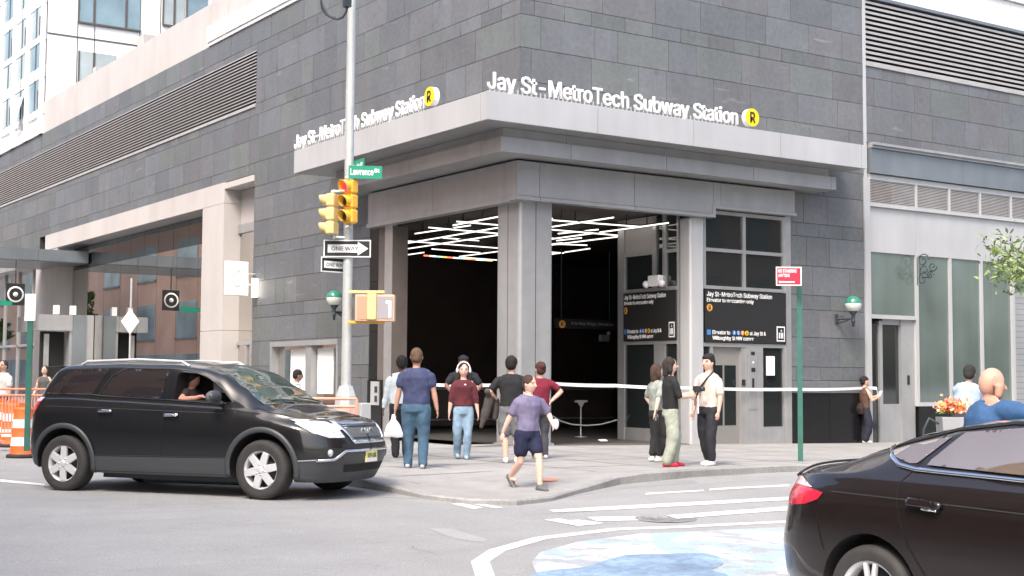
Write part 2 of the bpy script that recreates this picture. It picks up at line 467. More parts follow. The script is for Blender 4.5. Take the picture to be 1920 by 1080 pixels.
def blob(cx, cy, rx, ry, n, seed, rot=0):
    rnd = random.Random(seed); ph = [rnd.uniform(0, 6.28) for _ in range(4)]; o = []
    for k in range(n):
        a = 2 * math.pi * k / n; r = 1 + .16 * math.sin(2 * a + ph[0]) + .12 * math.sin(3 * a + ph[1]) + .07 * math.sin(5 * a + ph[2]) + .04 * math.sin(9 * a + ph[3])
        x, y = rx * r * math.cos(a), ry * r * math.sin(a); o.append((cx + x * math.cos(rot) - y * math.sin(rot), cy + x * math.sin(rot) + y * math.cos(rot)))
    return o
b0 = road_at(1205, 1072)
flat('plaza_paint_blue', blob(b0[0], b0[1], 1.05, .75, 60, 4, .4), 'mural_blue', road_z, .008, .3)
# lane lines and worn crosswalk dashes
marks = [[(1030, 957), (1110, 952), (1480, 932), (1480, 938), (1120, 958), (1040, 961)],
         [(1250, 967), (1480, 950), (1480, 957), (1270, 973)],
         [(1100, 970), (1190, 969), (1212, 976), (1120, 978)],
         [(1020, 975), (1050, 973), (1108, 984), (1084, 987)],
         [(1065, 976), (1085, 975), (1132, 981), (1112, 985)],
         [(845, 945), (865, 944), (906, 952), (888, 955)],
         [(888, 946), (910, 946), (944, 952), (930, 954)],
         [(1210, 925), (1320, 919), (1320, 921), (1210, 928)],
         [(1330, 917), (1480, 909), (1480, 912), (1330, 920)],
         [(0, 899), (84, 908), (84, 911), (0, 904)]]
for q in marks: flat('road_marking', rp(q), 'paint', road_z, .005, .5)
for q, mm in (([(800, 990), (850, 992), (915, 1012), (905, 1017), (850, 1010)], 'patch_pale'), 
              ([(700, 922), (860, 928), (1010, 930), (1180, 905), (1300, 900), (1310, 906), (1190, 914), (1020, 940), (860, 938), (690, 932)], 'patch')):
    flat('road_patch', rp(q), mm, road_z, .0025, .5)
# cracks in the asphalt
rnd = random.Random(12); mb = MB()
for (px, py, ang, L) in ((300, 990, .3, 1.2), (980, 968, .2, 1.2), (820, 1040, 1.7, .8)):
    x, y = road_at(px, py); a = ang; P_ = [(x, y)]
    for k in range(int(L / .12)): a += rnd.uniform(-.5, .5); x += .12 * math.cos(a); y += .12 * math.sin(a); P_.append((x, y)); a += (ang - a) * .3
    o_ = stripe(P_, .006); n_ = len(P_)
    mb.add([(u, v, road_z(u, v) + .006) for u, v in o_], [(i, i + 1, 2 * n_ - 2 - i, 2 * n_ - 1 - i) for i in range(n_ - 1)])
struct(mb.build('road_cracks', 'joint_light'))
# manhole cover
mx, my = road_at(1248, 973)
hz = road_z(mx, my)
mh = MB(); mh.lathe([(0, .004), (.31, .004), (.315, .009), (.36, .009), (.37, .0)], (mx, my, hz), 'z', 40)
for k in range(10):
    a = k * math.pi / 5; mh.box(mx + .2 * math.cos(a) - .02, mx + .2 * math.cos(a) + .02, my + .2 * math.sin(a) - .02, my + .2 * math.sin(a) + .02, hz + .003, hz + .010)
tag(mh.build('manhole_cover', mat('worn_cover_iron', (.21, .21, .21), .6, nz=[(9, .2)])), 'round iron manhole cover in the asphalt beside the crosswalk lines', 'manhole cover')

# ================================================================== station building
B = thing('station_building', 'dark slate-clad corner building with metal canopy over the open subway entrance', 'building', (0, 0, 0))
HR = [(-.1, 7.96, -1, 5.98), (10.62, 60, 9.53, 15), (10.62, 60, -1, 7.50), (7.9, 10.62, -1, 1.1)]
HL = [(-.1, 6.65, -1, 5.98), (13.93, 60, 9.49, 11.15), (13.93, 37, -1, 7.43), (8.3, 12.6, -1, 2.42), (37, 60, -1, 6.9)]
tiles('R', 0.0, 45, -.3, 13.4, HR, 3).build('slate_wall', 'slate', B)
tiles('L', 0.0, 60, -.3, 12.0, HL, 5, .95).build('slate_wall', 'slate', B)
mb = MB()          # masonry behind the slate
for q in sub_rects((0.0, 45, -.5, 13.4), HR): wb(mb, 'R', q[0] + .02, q[1], q[2], q[3], -.25, -.002)
for q in sub_rects((0.25, 60, -.5, 12.0), HL): wb(mb, 'L', q[0], q[1], q[2], q[3], -.25, -.002)
mb.box(.26, 45, .26, 60, 7.6, 11.9)      # floors above
mb.box(14.5, 45, .9, 60, -.5, 7.6); mb.box(1.8, 14.5, 14.3, 60, -.5, 7.6)
mb.box(8.2, 14.5, .26, 3.0, -.5, 7.6)
mb.build('masonry_core', 'joint', B)
# black granite bases
mb = MB(); wb(mb, 'R', 7.98, 9.27, -.6, 1.1, -.2, .02); wb(mb, 'R', 9.28, 10.6, -.6, 1.1, -.2, .018); wb(mb, 'R', 12.6, 16.62, -.8, .76, -.2, .03)
wb(mb, 'L', 5.9, 6.63, -.5, 1.36, .0, .05) ; mb.each('granite_base', 'granite', B)
mb = MB(); wb(mb, 'L', 5.9, 6.63, 1.37, 2.55, -.2, .0); wb(mb, 'L', 5.9, 6.63, 2.56, 3.8, -.2, .004); wb(mb, 'L', 5.9, 6.63, 3.81, 5.2, -.2, .0)
mb.each('reveal_panel', 'granite', B)
# louvres
def louvre(side, u0, u1, z0, z1, pitch, seg, name='louvre'):
    mb = MB(); wb(mb, side, u0, u1, z0, z1, -.24, -.16, None)
    back = mb.build(name + '_recess', 'dark', B)
    mb = MB(); n = int(round((z1 - z0) / pitch)); u = u0
    for i in range(n):
        z = z0 + i * pitch
        if side == 'R': pts = [(u0, -.012, z + .008), (u0, -.012, z + .072), (u0, .09, z + pitch * .85), (u0, .09, z + pitch * .7)]; mb.prism(pts, (u1 - u0, 0, 0))
        else: pts = [(-.012, u0, z + .014), (-.012, u0, z + .05), (.09, u0, z + pitch * .85), (.09, u0, z + pitch * .7)]; mb.prism(pts, (0, u1 - u0, 0))
    wb(mb, side, u0, u1, z0 - .06, z0 + .01, -.05, .05)
    return mb.build(name, 'louvre', B)
louvre('R', 10.68, 45, 9.55, 11.25, .131, 1)
louvre('L', 13.97, 60, 9.50, 11.15, .10, 1)
mb = MB(); wb(mb, 'R', 10.60, 10.70, 6.6, 11.3, -.05, .035); wb(mb, 'R', 10.58, 10.78, -.5, 6.6, -.1, .06); mb.build('corner_fin', 'panel_light', B)
mb = MB(); wb(mb, 'R', 10.7, 45, 11.26, 11.34, -.1, .06); mb.build('louvre_head', 'panel_blue', B)
# pale cladding above the right louvres
mb = MB(); u = 10.7
while u < 45:
    wb(mb, 'R', u + .006, u + 1.19, 11.345, 12.1, -.1, .02); u += 1.2
wb(mb, 'R', 10.7, 45, 12.12, 12.24, -.1, .10); wb(mb, 'R', 10.7, 45, 12.26, 14.2, -.1, .03)
mb.build('upper_cladding', 'white_clad', B)
# cornice, parapet, and the set-back storeys on the left street
mb = MB(); wb(mb, 'L', .3, 17.75, 12.0, 12.12, -.3, .06); wb(mb, 'L', .3, 17.75, 12.12, 12.62, -.3, .10); wb(mb, 'L', 36.95, 60, 12.0, 12.55, -.3, .10)
mb.each('cornice', 'white_clad', B)
mb = MB(); u = 17.76
while u < 36.8:
    wb(mb, 'L', u, u + 3.19, 12.0, 13.4, -.4, .0); u += 3.2
wb(mb, 'L', 31.0, 31.4, 13.4, 13.9, -.9, -.4); wb(mb, 'L', 25.9, 26.6, 13.4, 14.2, -1.9, -.6)
mb.build('parapet', 'beige_clad', B)
mb = MB(); u = .3
while u < 17.7:
    wb(mb, 'L', u + .01, u + 1.45, 12.70, 20, -.4, -.06); u += 1.46
mb.build('upper_wall', 'beige_clad', B)
mb = MB()
for u in (3.2, 7.6, 12.6): wb(mb, 'L', u, u + 1.4, 13.2, 15.6, -.06, .03)
mb.each('window', 'glass_dark', B)

# ---- canopy: stepped metal soffits behind a deep fascia
def plates(mb, side, cuts, z0, z1, o0, o1, gap=.012):
    for a, b in zip(cuts, cuts[1:]): wb(mb, side, a + gap / 2, b - gap / 2, z0, z1, o0, o1)
    return mb
mb = MB()
mb.box(-1.58, 9.37, -1.18, -.02, 6.57, 7.08); mb.box(-1.58, -.02, -.02, 7.78, 6.57, 7.08)
core = mb.build('canopy', 'joint', B)
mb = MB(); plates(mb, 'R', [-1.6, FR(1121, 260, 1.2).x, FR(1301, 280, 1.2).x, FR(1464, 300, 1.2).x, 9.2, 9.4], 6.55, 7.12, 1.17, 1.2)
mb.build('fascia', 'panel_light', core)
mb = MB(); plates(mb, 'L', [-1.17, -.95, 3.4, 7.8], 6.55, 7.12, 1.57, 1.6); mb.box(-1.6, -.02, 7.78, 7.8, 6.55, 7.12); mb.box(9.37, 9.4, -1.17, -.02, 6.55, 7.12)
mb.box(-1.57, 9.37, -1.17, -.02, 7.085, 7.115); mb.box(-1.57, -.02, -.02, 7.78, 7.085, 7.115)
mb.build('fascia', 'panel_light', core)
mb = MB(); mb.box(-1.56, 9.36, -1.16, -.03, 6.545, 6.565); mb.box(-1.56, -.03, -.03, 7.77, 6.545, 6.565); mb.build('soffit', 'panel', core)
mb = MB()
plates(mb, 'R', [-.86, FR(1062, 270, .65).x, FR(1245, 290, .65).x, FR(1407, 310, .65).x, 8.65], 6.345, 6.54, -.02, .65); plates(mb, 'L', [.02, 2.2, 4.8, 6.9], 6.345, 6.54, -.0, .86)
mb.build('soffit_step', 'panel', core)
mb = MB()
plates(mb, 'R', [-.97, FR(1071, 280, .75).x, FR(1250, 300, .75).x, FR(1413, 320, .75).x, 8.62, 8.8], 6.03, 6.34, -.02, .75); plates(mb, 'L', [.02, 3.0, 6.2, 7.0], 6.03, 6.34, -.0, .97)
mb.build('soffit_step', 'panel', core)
mb = MB()   # header beam under the canopy
mb.box(-.17, 7.92, -.17, .30, 5.42, 5.97); mb.box(-.17, 5.3, -.17, .30, 5.20, 5.42); mb.box(-.17, .30, .30, 6.40, 5.16, 5.97)
hb = mb.build('header_beam', 'joint', B)
sx = [-.2, FR(1012, 340, .2).x, FR(1190, 350, .2).x, 5.3]
mb = MB(); plates(mb, 'R', sx, 5.25, 5.985, .17, .2); plates(mb, 'R', [5.3, FR(1352, 370, .2).x, 7.95], 5.46, 5.985, .17, .2)
plates(mb, 'L', [-.17, FL(945, 340, .2).y, FL(811, 370, .2).y, 6.42], 5.24, 5.985, .17, .2)
mb.build('header_panels', 'panel', hb)
mb = MB(); plates(mb, 'R', [-.235] + sx[1:], 5.16, 5.238, .0, .235); wb(mb, 'R', 5.3, 7.98, 5.385, 5.452, .0, .235); wb(mb, 'R', 5.26, 5.34, 5.16, 5.45, .01, .24); plates(mb, 'L', [-.0, FL(945, 340, .2).y, 6.44], 5.13, 5.232, .0, .235)
mb.build('header_lip', 'panel', hb)
# ---- corner column clad in metal
mb = MB()
def rrect(x0, x1, y0, y1, r, n=6):
    o = []
    for cx, cy, a0 in ((x1 - r, y1 - r, 0), (x0 + r, y1 - r, 90), (x0 + r, y0 + r, 180), (x1 - r, y0 + r, 270)):
        for k in range(n + 1):
            a = R(a0 + 90 * k / n); o.append((cx + r * math.cos(a), cy + r * math.sin(a)))
    return o
pr = rrect(-.02, .88, -.02, .86, .10)
mb.add([(x, y, -.1) for x, y in pr] + [(x, y, 5.2) for x, y in pr], [(i, (i + 1) % len(pr), len(pr) + (i + 1) % len(pr), len(pr) + i) for i in range(len(pr))])
co = mb.build('column', 'panel', B)
mb = MB(); s1 = FR(1003, 600).x; wb(mb, 'R', s1 - .006, s1 + .006, -.05, 5.2, .0, .023); s2 = FL(953, 600).y; wb(mb, 'L', s2 - .006, s2 + .006, -.05, 5.2, .0, .023)
mb.each('panel_seam', 'dark', co)
mb = MB(); mb.box(-.035, .9, -.035, .88, -.1, .04); mb.build('column_base', 'steel', co)
# ---- side jamb of the left opening
mb = MB(); wb(mb, 'L', 5.50, 5.88, -.3, 5.15, -.12, .01); mb.build('steel_jamb', 'steel', B)
mb = MB(); mb.box(-.005, .42, 5.485, 6.2, -.3, 5.12); mb.build('side_wall', MT.setdefault('brown_side', mat('brown_side_wall', (.13, .11, .10), .6, nz=[(2, .1)])), B)
# ---- the hall behind the openings
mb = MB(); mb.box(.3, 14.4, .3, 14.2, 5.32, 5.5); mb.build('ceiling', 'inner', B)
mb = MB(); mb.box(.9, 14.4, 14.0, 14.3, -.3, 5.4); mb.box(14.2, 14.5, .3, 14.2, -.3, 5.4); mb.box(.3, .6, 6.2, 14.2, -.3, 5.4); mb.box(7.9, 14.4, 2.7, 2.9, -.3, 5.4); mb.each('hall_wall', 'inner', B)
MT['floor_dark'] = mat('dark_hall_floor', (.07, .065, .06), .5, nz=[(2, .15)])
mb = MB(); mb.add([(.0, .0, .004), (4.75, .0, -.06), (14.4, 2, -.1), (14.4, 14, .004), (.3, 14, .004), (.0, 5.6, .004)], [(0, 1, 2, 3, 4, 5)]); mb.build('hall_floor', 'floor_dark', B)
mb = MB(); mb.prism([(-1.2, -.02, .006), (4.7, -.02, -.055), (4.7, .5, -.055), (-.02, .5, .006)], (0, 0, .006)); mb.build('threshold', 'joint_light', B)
# far end: low barrier wall with a pale rail
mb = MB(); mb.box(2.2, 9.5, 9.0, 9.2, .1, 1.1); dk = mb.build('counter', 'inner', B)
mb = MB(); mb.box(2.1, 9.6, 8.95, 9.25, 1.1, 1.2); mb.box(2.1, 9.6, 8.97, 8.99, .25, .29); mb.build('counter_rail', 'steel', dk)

# ---- elevator bay: posts, frames, dark glazing, doors
mb = MB(); mb.box(4.74, 5.17, -.03, .36, -.3, 5.17); ev = mb.build('steel_column', 'panel_light', B); bevel(ev, .06, 3)
mb = MB()
def fr_frame(mb, u0, u1, z0, z1, t=.05, o0=-.06, o1=.0):
    wb(mb, 'R', u0, u0 + t, z0, z1, o0, o1); wb(mb, 'R', u1 - t, u1, z0, z1, o0, o1); wb(mb, 'R', u0 + t, u1 - t, z0, z0 + t, o0, o1); wb(mb, 'R', u0 + t, u1 - t, z1 - t, z1, o0, o1)
X = lambda px, y=500: FR(px, y).x
fr_frame(mb, 5.17, 7.80, 3.52, 5.36, .08); wb(mb, 'R', 6.42, 6.51, 3.6, 5.28, -.06, .002); wb(mb, 'R', 5.25, 7.72, 4.40, 4.48, -.06, .001)
wb(mb, 'R', 7.80, 7.98, -.4, 5.40, -.1, .02); wb(mb, 'R', 5.17, 7.80, 2.18, 2.27, -.06, .004)
wb(mb, 'R', 5.38, 5.46, -.2, 2.18, -.06, .0); wb(mb, 'R', 6.50, 7.00, -.3, 2.18, -.06, .006); wb(mb, 'R', 7.00, 7.80, -.3, .30, -.06, .004); wb(mb, 'R', 7.72, 7.80, .3, 2.18, -.06, .004); wb(mb, 'R', 7.0, 7.05, .3, 2.18, -.06, .004)
wb(mb, 'R', 6.36, 6.50, -.3, 2.18, -.1, -.01)
ef = mb.build('elevator_frame', 'steel', B)
mb = MB()
for a, b, c, d in ((5.25, 6.42, 3.6, 4.4), (6.51, 7.72, 3.6, 4.4), (5.25, 6.42, 4.48, 5.28), (6.51, 7.72, 4.48, 5.28), (7.05, 7.72, .3, 2.18), (5.17, 5.38, -.2, 2.18)): wb(mb, 'R', a, b, c, d, -.05, -.04)
mb.each('glazing', 'glass_dark', ef)
MT['lift_door'] = mat('lift_door_metal', (.30, .29, .27), .4, .4)
mb = MB(); wb(mb, 'R', 5.46, 6.36, -.25, 2.18, -.12, -.08); ed = mb.build('elevator_door', 'lift_door', B)
mb = MB(); wb(mb, 'R', 5.50, 5.82, .35, 1.75, -.08, -.074); wb(mb, 'R', 5.88, 6.24, .35, 1.75, -.08, -.074); mb.each('glass_pane', 'glass_dark', ed)
mb = MB(); wb(mb, 'R', 6.13, 6.21, 1.28, 1.42, -.074, -.06); wb(mb, 'R', 6.36, 6.46, 1.28, 1.42, .006, .02); mb.build('door_handle', 'black', ed)
mb = MB(); wb(mb, 'R', 6.58, 6.83, .72, 2.15, .006, .022); cp = mb.build('call_panel', 'panel', ef)
mb = MB(); wb(mb, 'R', 6.65, 6.77, 1.60, 1.70, .022, .027); wb(mb, 'R', 6.67, 6.74, 1.15, 1.45, .022, .027); wb(mb, 'R', 6.64, 6.76, 2.0, 2.08, .022, .027); mb.each('call_button', 'black', cp)
mb = MB(); wb(mb, 'R', 6.69, 6.73, 1.80, 1.85, .022, .027); mb.build('panel_light', 'white', cp)
mb = MB(); wb(mb, 'R', 5.17, 7.8, 5.28, 5.36, .001, .02); mb.build('frame_head', 'steel', ef)
# left flank of the elevator box (plane x = 4.72)
mb = MB()
def lbx(mb, y0, y1, z0, z1, d=.06, o=0): mb.box(4.72 - o, 4.72 + d, y0, y1, z0, z1)
lbx(mb, 2.36, 2.60, -.2, 5.3, .1, .02); lbx(mb, .37, .42, -.2, 5.3); lbx(mb, .80, .92, 3.55, 5.3, .08, .01); lbx(mb, 1.16, 1.30, 3.55, 5.3, .08, .01); lbx(mb, .84, 1.24, -.2, 2.3, .06, .008)
lbx(mb, .42, 2.36, 3.50, 3.58, .06, .012); lbx(mb, .42, .80, 4.38, 4.46); lbx(mb, 1.30, 2.36, 4.38, 4.46); lbx(mb, .42, 2.36, 2.24, 2.32, .06, .012); lbx(mb, .42, .84, -.2, .25); lbx(mb, 1.24, 2.36, -.2, .25)
es = mb.build('elevator_frame', 'steel', B)
mb = MB()
for a, b, c, d in ((.42, .84, .25, 2.24), (1.24, 2.36, .25, 2.24), (.42, .8, 3.58, 4.38), (1.3, 2.36, 3.58, 4.38), (.42, .8, 4.46, 5.3), (.92, 1.16, 3.58, 5.3)): mb.box(4.75, 4.76, a, b, c, d)
mb.each('glazing', 'glass_dark', es)
mb = MB(); mb.box(4.745, 4.76, 1.3, 2.36, 4.46, 5.3); mb.build('blank_panel', 'beige_clad', es)
mb = MB(); mb.box(4.8, 7.9, 2.55, 2.62, -.2, 5.3); mb.box(4.84, 7.85, .5, 2.5, -.2, -.1); mb.build('elevator_shaft', 'inner', B)
mb = MB(); mb.tube([(4.66, 1.0, 5.2), (4.66, 1.0, 4.4), (4.66, 1.06, 3.8)], .018, 6); mb.build('conduit', 'iron', es)
mb = MB(); mb.box(4.55, 4.71, .88, 1.28, 3.60, 3.86); hs = mb.build('floodlight', 'white', es); bevel(hs, .02)
mb = MB(); mb.ball((4.58, .80, 3.66), .09, 10); mb.ball((4.58, 1.36, 3.66), .09, 10); mb.each('lamp_head', 'white', hs)

# ---- right street shop front
mb = MB(); wb(mb, 'R', 10.78, 45, 7.36, 7.50, -.1, .14); wb(mb, 'R', 10.78, 45, 7.43, 7.495, .14, .20); mb.build('frieze_lip', 'panel', B)
mb = MB(); plates(mb, 'R', [10.78, 14.4, 18.5, 23, 30, 45], 6.72, 7.35, -.1, .10); mb.build('frieze', 'panel_blue', B)
mb = MB(); wb(mb, 'R', 10.78, 45, 6.56, 6.70, -.2, .02); wb(mb, 'R', 10.78, 45, 5.86, 5.95, -.2, .08); 
xs = [10.78, 12.60, 13.93, 15.22, 16.56, 17.9, 19.3, 20.7, 22.1]
for x in xs[1:]: wb(mb, 'R', x - .03, x + .03, 5.95, 6.56, -.05, .03)
mb.build('vent_frame', 'panel_light', B)
mb = MB(); wb(mb, 'R', 10.78, 45, 5.9, 6.6, -.2, -.12); mb.build('vent_recess', 'dark', B)
mb = MB()
for i in range(15):
    z = 5.97 + i * .04
    mb.prism([(10.8, -.0, z), (10.8, -.0, z + .022), (10.8, .05, z + .034), (10.8, .05, z + .028)], (34, 0, 0))
mb.build('vent_slats', 'louvre', B)
MT['scorch'] = mat('scorched_metal', (.07, .05, .04), .7, nz=[(5, .3)])
mb = MB()
for i in range(13):
    z = 5.99 + i * .04; mb.prism([(10.9, -.003, z), (10.9, -.003, z + .022), (10.9, .05, z + .034), (10.9, .05, z + .028)], (.75, 0, 0))
mb.build('scorched_slats', 'scorch', B)
mb = MB(); plates(mb, 'R', [10.78, 12.55, 16.5, 20.4, 24.3], 4.70, 5.855, -.1, .01); mb.each('band_panel', 'panel_light', B)
mb = MB()
for x in (12.58, 13.92, 15.22): wb(mb, 'R', x - .045, x + .045, .76, 4.70, -.1, .03)
wb(mb, 'R', 16.5, 16.62, .76, 4.70, -.1, .04); wb(mb, 'R', 12.55, 16.6, .76, .86, -.1, .035); wb(mb, 'R', 10.78, 12.54, 3.0, 3.10, -.1, .02)
wf = mb.build('window_frame', 'panel_light', B)
mb = MB()
for a, b, c, d in ((12.625, 13.875, .86, 4.7), (13.965, 15.175, .86, 4.7), (15.265, 16.5, .86, 4.7), (10.78, 12.535, 3.1, 4.7), (16.62, 20, 3.9, 4.7)): wb(mb, 'R', a, b, c, d, -.08, -.03)
mb.each('window_pane', 'glass_green', wf)
mb = MB()
for i in range(30): mb.prism([(16.64, -.005, -.8 + i * .157), (16.64, .0, -.65 + i * .157), (16.64, .03, -.65 + i * .157), (16.64, .03, -.8 + i * .157)], (4, 0, 0))
mb.build('roller_shutter', 'panel', B)
mb = MB(); wb(mb, 'R', 11.24, 11.36, -.5, 2.95, -.25, -.10); wb(mb, 'R', 11.36, 12.06, -.5, .82, -.25, -.12); wb(mb, 'R', 12.03, 12.54, -.5, 3.0, -.25, -.06); wb(mb, 'R', 11.36, 12.06, 2.86, 3.0, -.25, -.1); wb(mb, 'R', 10.78, 10.86, -.5, 3.0, -.25, -.1)
df = mb.build('shop_door', 'panel', B)
mb = MB(); wb(mb, 'R', 10.86, 11.24, -.3, 2.88, -.24, -.16); wb(mb, 'R', 11.36, 12.06, .82, 2.86, -.24, -.16); mb.each('glass_pane', 'glass_dark', df)
mb = MB(); wb(mb, 'R', 12.24, 12.32, 1.32, 1.56, -.06, -.04); mb.build('keypad', 'black', df)
mb = MB(); wb(mb, 'R', 10.78, 20, -.7, 4.8, -.5, -.27); mb.build('shop_backing', 'dark', B)

# ---- left street: framed storefront with tall glazing
mb = MB(); wb(mb, 'L', 16.15, 36, 6.79, 7.43, -.7, .05); wb(mb, 'L', 13.93, 16.15, 7.22, 7.40, -.7, .05)
wb(mb, 'L', 16.15, 17.92, 2.86, 6.78, -.7, .05); wb(mb, 'L', 16.15, 17.92, -.3, 2.85, -.7, .05); mb.build('storefront_frame', 'beige_clad', B)
mb = MB(); wb(mb, 'L', 34.2, 37.4, -.3, 6.78, -.9, .03); mb.build('pier', 'beige_clad', B)
mb = MB()
u = 17.95
while u < 34: wb(mb, 'L', u, u + 1.48, 5.84, 6.75, -.72, -.66); u += 1.5
mb.each('transom_panel', 'glass_dark', B)
u = 17.95; mb = MB()
while u < 34.2: wb(mb, 'L', u + .01, u + 1.99, -.3, 5.83, -.66, -.62); u += 2.0
wb(mb, 'L', 37.5, 60, 2.9, 6.3, -.66, -.62); wb(mb, 'L', 37.5, 60, -.3, 2.8, -.66, -.62)
mb.each('storefront_glass', 'glass_store', B)
mb = MB(); wb(mb, 'L', 17.92, 36, 6.765, 6.785, -.9, -.0); wb(mb, 'L', 37.4, 60, 6.3, 6.9, -.9, .0)
for u in (40, 42.5, 45, 47.5): wb(mb, 'L', u, u + .12, -.3, 6.3, -.7, -.55)
wb(mb, 'L', 37.4, 60, 2.8, 2.9, -.7, -.55)
mb.build('storefront_soffit', 'panel', B)
mb = MB(); mb.box(.70, 1.8, 13.7, 60, -.4, 7.5); mb.build('shop_interior', 'dark', B)
# narrow bay with a door beside the pier
mb = MB(); wb(mb, 'L', 13.95, 16.14, 6.15, 7.2, -.7, -.5); mb.build('bay_panel', 'beige_clad', B)
mb = MB(); wb(mb, 'L', 13.95, 16.14, 5.86, 6.13, -.7, -.42); wb(mb, 'L', 13.95, 14.08, -.3, 5.86, -.6, -.45); wb(mb, 'L', 13.95, 16.14, 2.40, 2.52, -.6, -.44); wb(mb, 'L', 14.25, 14.33, -.3, 2.4, -.6, -.45); wb(mb, 'L', 15.4, 15.5, -.3, 2.4, -.6, -.45)
dfr = mb.build('door_frame', 'panel', B)
mb = MB(); wb(mb, 'L', 14.08, 16.14, 2.52, 5.86, -.6, -.5); wb(mb, 'L', 14.33, 15.4, -.3, 2.4, -.6, -.5); wb(mb, 'L', 15.5, 16.14, -.3, 2.4, -.6, -.5); wb(mb, 'L', 14.08, 14.25, -.3, 2.4, -.6, -.5); mb.each('glass_pane', 'glass_store', dfr)
# low shop window in the slate wall
mb = MB(); wb(mb, 'L', 8.32, 12.58, 2.28, 2.42, -.3, .04); wb(mb, 'L', 8.32, 8.42, -.3, 2.28, -.3, .03); wb(mb, 'L', 12.46, 12.58, -.3, 2.28, -.3, .03); wb(mb, 'L', 9.95, 10.3, -.3, 2.28, -.2, .0)
sw = mb.build('shop_window', 'panel', B)
mb = MB(); wb(mb, 'L', 8.42, 12.46, -.3, 2.28, -.2, -.18); mb.each('window_pane', 'glass_store', sw)
mb = MB(); wb(mb, 'L', 10.35, 11.6, .98, 2.2, -.175, -.165); wb(mb, 'L', 8.95, 9.9, .98, 2.2, -.175, -.165); mb.each('window_poster', 'white', sw)
# intercom panel in the reveal
mb = MB(); wb(mb, 'L', 6.0, 6.4, .74, 1.32, .05, .08); ip = mb.build('intercom_panel', 'panel_light', B)
mb = MB(); wb(mb, 'L', 6.05, 6.18, 1.05, 1.2, .08, .09); wb(mb, 'L', 6.05, 6.18, .82, .97, .08, .09); mb.each('intercom_grille', 'iron', ip)
# ---- set-back canopy and portal far down the left street
mb = MB(); plates(mb, 'R', [-9, -5.8, -4.2, -2.9, -1.4, .6], 6.02, 6.48, -32.1, -31.95); mb.box(-9, .6, 32.05, 36.5, 6.0, 6.46); mb.build('entrance_canopy', 'panel_blue', B)
mb = MB(); mb.box(-1.55, -.25, 31.0, 31.5, 3.22, 3.84); mb.box(-.35, .6, 31.05, 33.5, -.3, 3.86); mb.box(-1.55, -1.35, 31.5, 34.2, 3.22, 3.84); pt = mb.build('portal', 'panel', B)
mb = MB(); mb.box(-.24, .26, 30.98, 31.04, -.3, 3.86); mb.build('portal_side', 'panel_blue', pt)
mb = MB(); mb.box(-1.3, -.4, 31.6, 31.8, -.3, 3.2); mb.build('doorway', 'dark', pt)
mb = MB(); mb.box(-1.2, -1.0, 31.55, 31.6, -.3, 3.1); mb.build('door', 'steel', pt)
mb = MB()
for x in (-.85, -.2): mb.box(x - .1, x + .1, 31.1, 31.3, 3.87, 4.22)
mb.each('portal_light', 'white', pt)
# ================================================================== buildings around
MT['tower_white'] = mat('tower_white_panel', (.82, .82, .81), .5, nz=[(.3, .04)])
MT['tower_glass'] = mat('tower_blue_glass', (.17, .25, .28), .06, spec=.8, ior=1.7, nz=[(.5, .35)])
MT['tower_glass_pale'] = mat('tower_pale_glass', (.38, .43, .43), .15, spec=.7, ior=1.6, nz=[(.4, .3)])
T = thing('apartment_tower', 'white panelled apartment tower with blue glass windows rising behind the roofline', 'tower', (0, 37, 12))
def Tb(name, mb, m, par=T):
    o = mb.build(name, m); o.parent = par; o.location = (-T.location.x, -T.location.y, -T.location.z) if par is T else (0, 0, 0); return o
YT = 37.0
def TY(px, py): p = FR(px, py, -YT); return p.x, p.z
mb = MB(); mb.box(.05, 40, YT + .02, 75, 11.9, 60); tb = Tb('wall', mb, 'tower_white')
mb = MB()
for px in (87, 145, 177, 262, 300): 
    x = TY(px, 80)[0]; mb.box(x - .015, x + .015, YT - .0, YT + .03, 12, 60)
z1 = TY(87, 61)[1]
for z in (z1, z1 + 3.3, z1 - 3.3, z1 + 6.6): mb.box(.05, 40, YT - .004, YT + .03, z - .03, z + .03)
Tb('panel_seam', mb, 'joint_light')
def twin(px0, px1, py0, py1, m, mull=()):
    x0, za = TY(px0, py1); x1, _ = TY(px1, py1); _, zb = TY(px0, py0)
    mb = MB(); mb.box(x0, x1, YT - .04, YT + .03, za, zb); o = Tb('window', mb, m)
    mb = MB()
    for px in mull: x = TY(px, py1)[0]; mb.box(x - .05, x + .05, YT - .07, YT - .04, za, zb)
    mb.box(x0 - .06, x1 + .06, YT - .075, YT - .02, za - .08, za); mb.box(x0 - .06, x0, YT - .075, YT - .02, za, zb)
    f = mb.build('window_frame', 'joint_light', o)
twin(148, 262, -60, 40, 'tower_glass', (176, 236)); twin(146, 215, 95, 215, 'tower_glass_pale', (173,)); twin(306, 345, -60, 45, 'tower_glass_pale', (326,)); twin(350, 388, -60, 60, 'tower_glass', ())
mb = MB()
for k in range(9):                       # side elevation: columns, spandrels
    y = YT + .05 + k * 2.4; mb.box(-.12, .06, y, y + .42, 12, 60)
for k in range(14): mb.box(-.06, .06, YT, 75, z1 + (k - 2) * 1.65 - .28, z1 + (k - 2) * 1.65 + (.22 if k % 2 else .0))
Tb('side_frame', mb, 'tower_white')
for k in range(9):
    for j in range(5):
        y = YT + .47 + k * 2.4; z = z1 - 3.3 + j * 3.3
        mb = MB(); mb.box(-.03, .05, y, y + 1.98, z + .05, z + 3.0); o = Tb('window', mb, 'tower_glass_pale' if (k + j) % 3 else 'tower_glass')
        mb = MB(); mb.box(-.06, -.03, y + .9, y + 1.0, z + .05, z + 3.0); mb.box(-.06, -.03, y + .1, y + .5, z + .1, z + .9); mb.build('window_frame', 'plastic_grey', o)
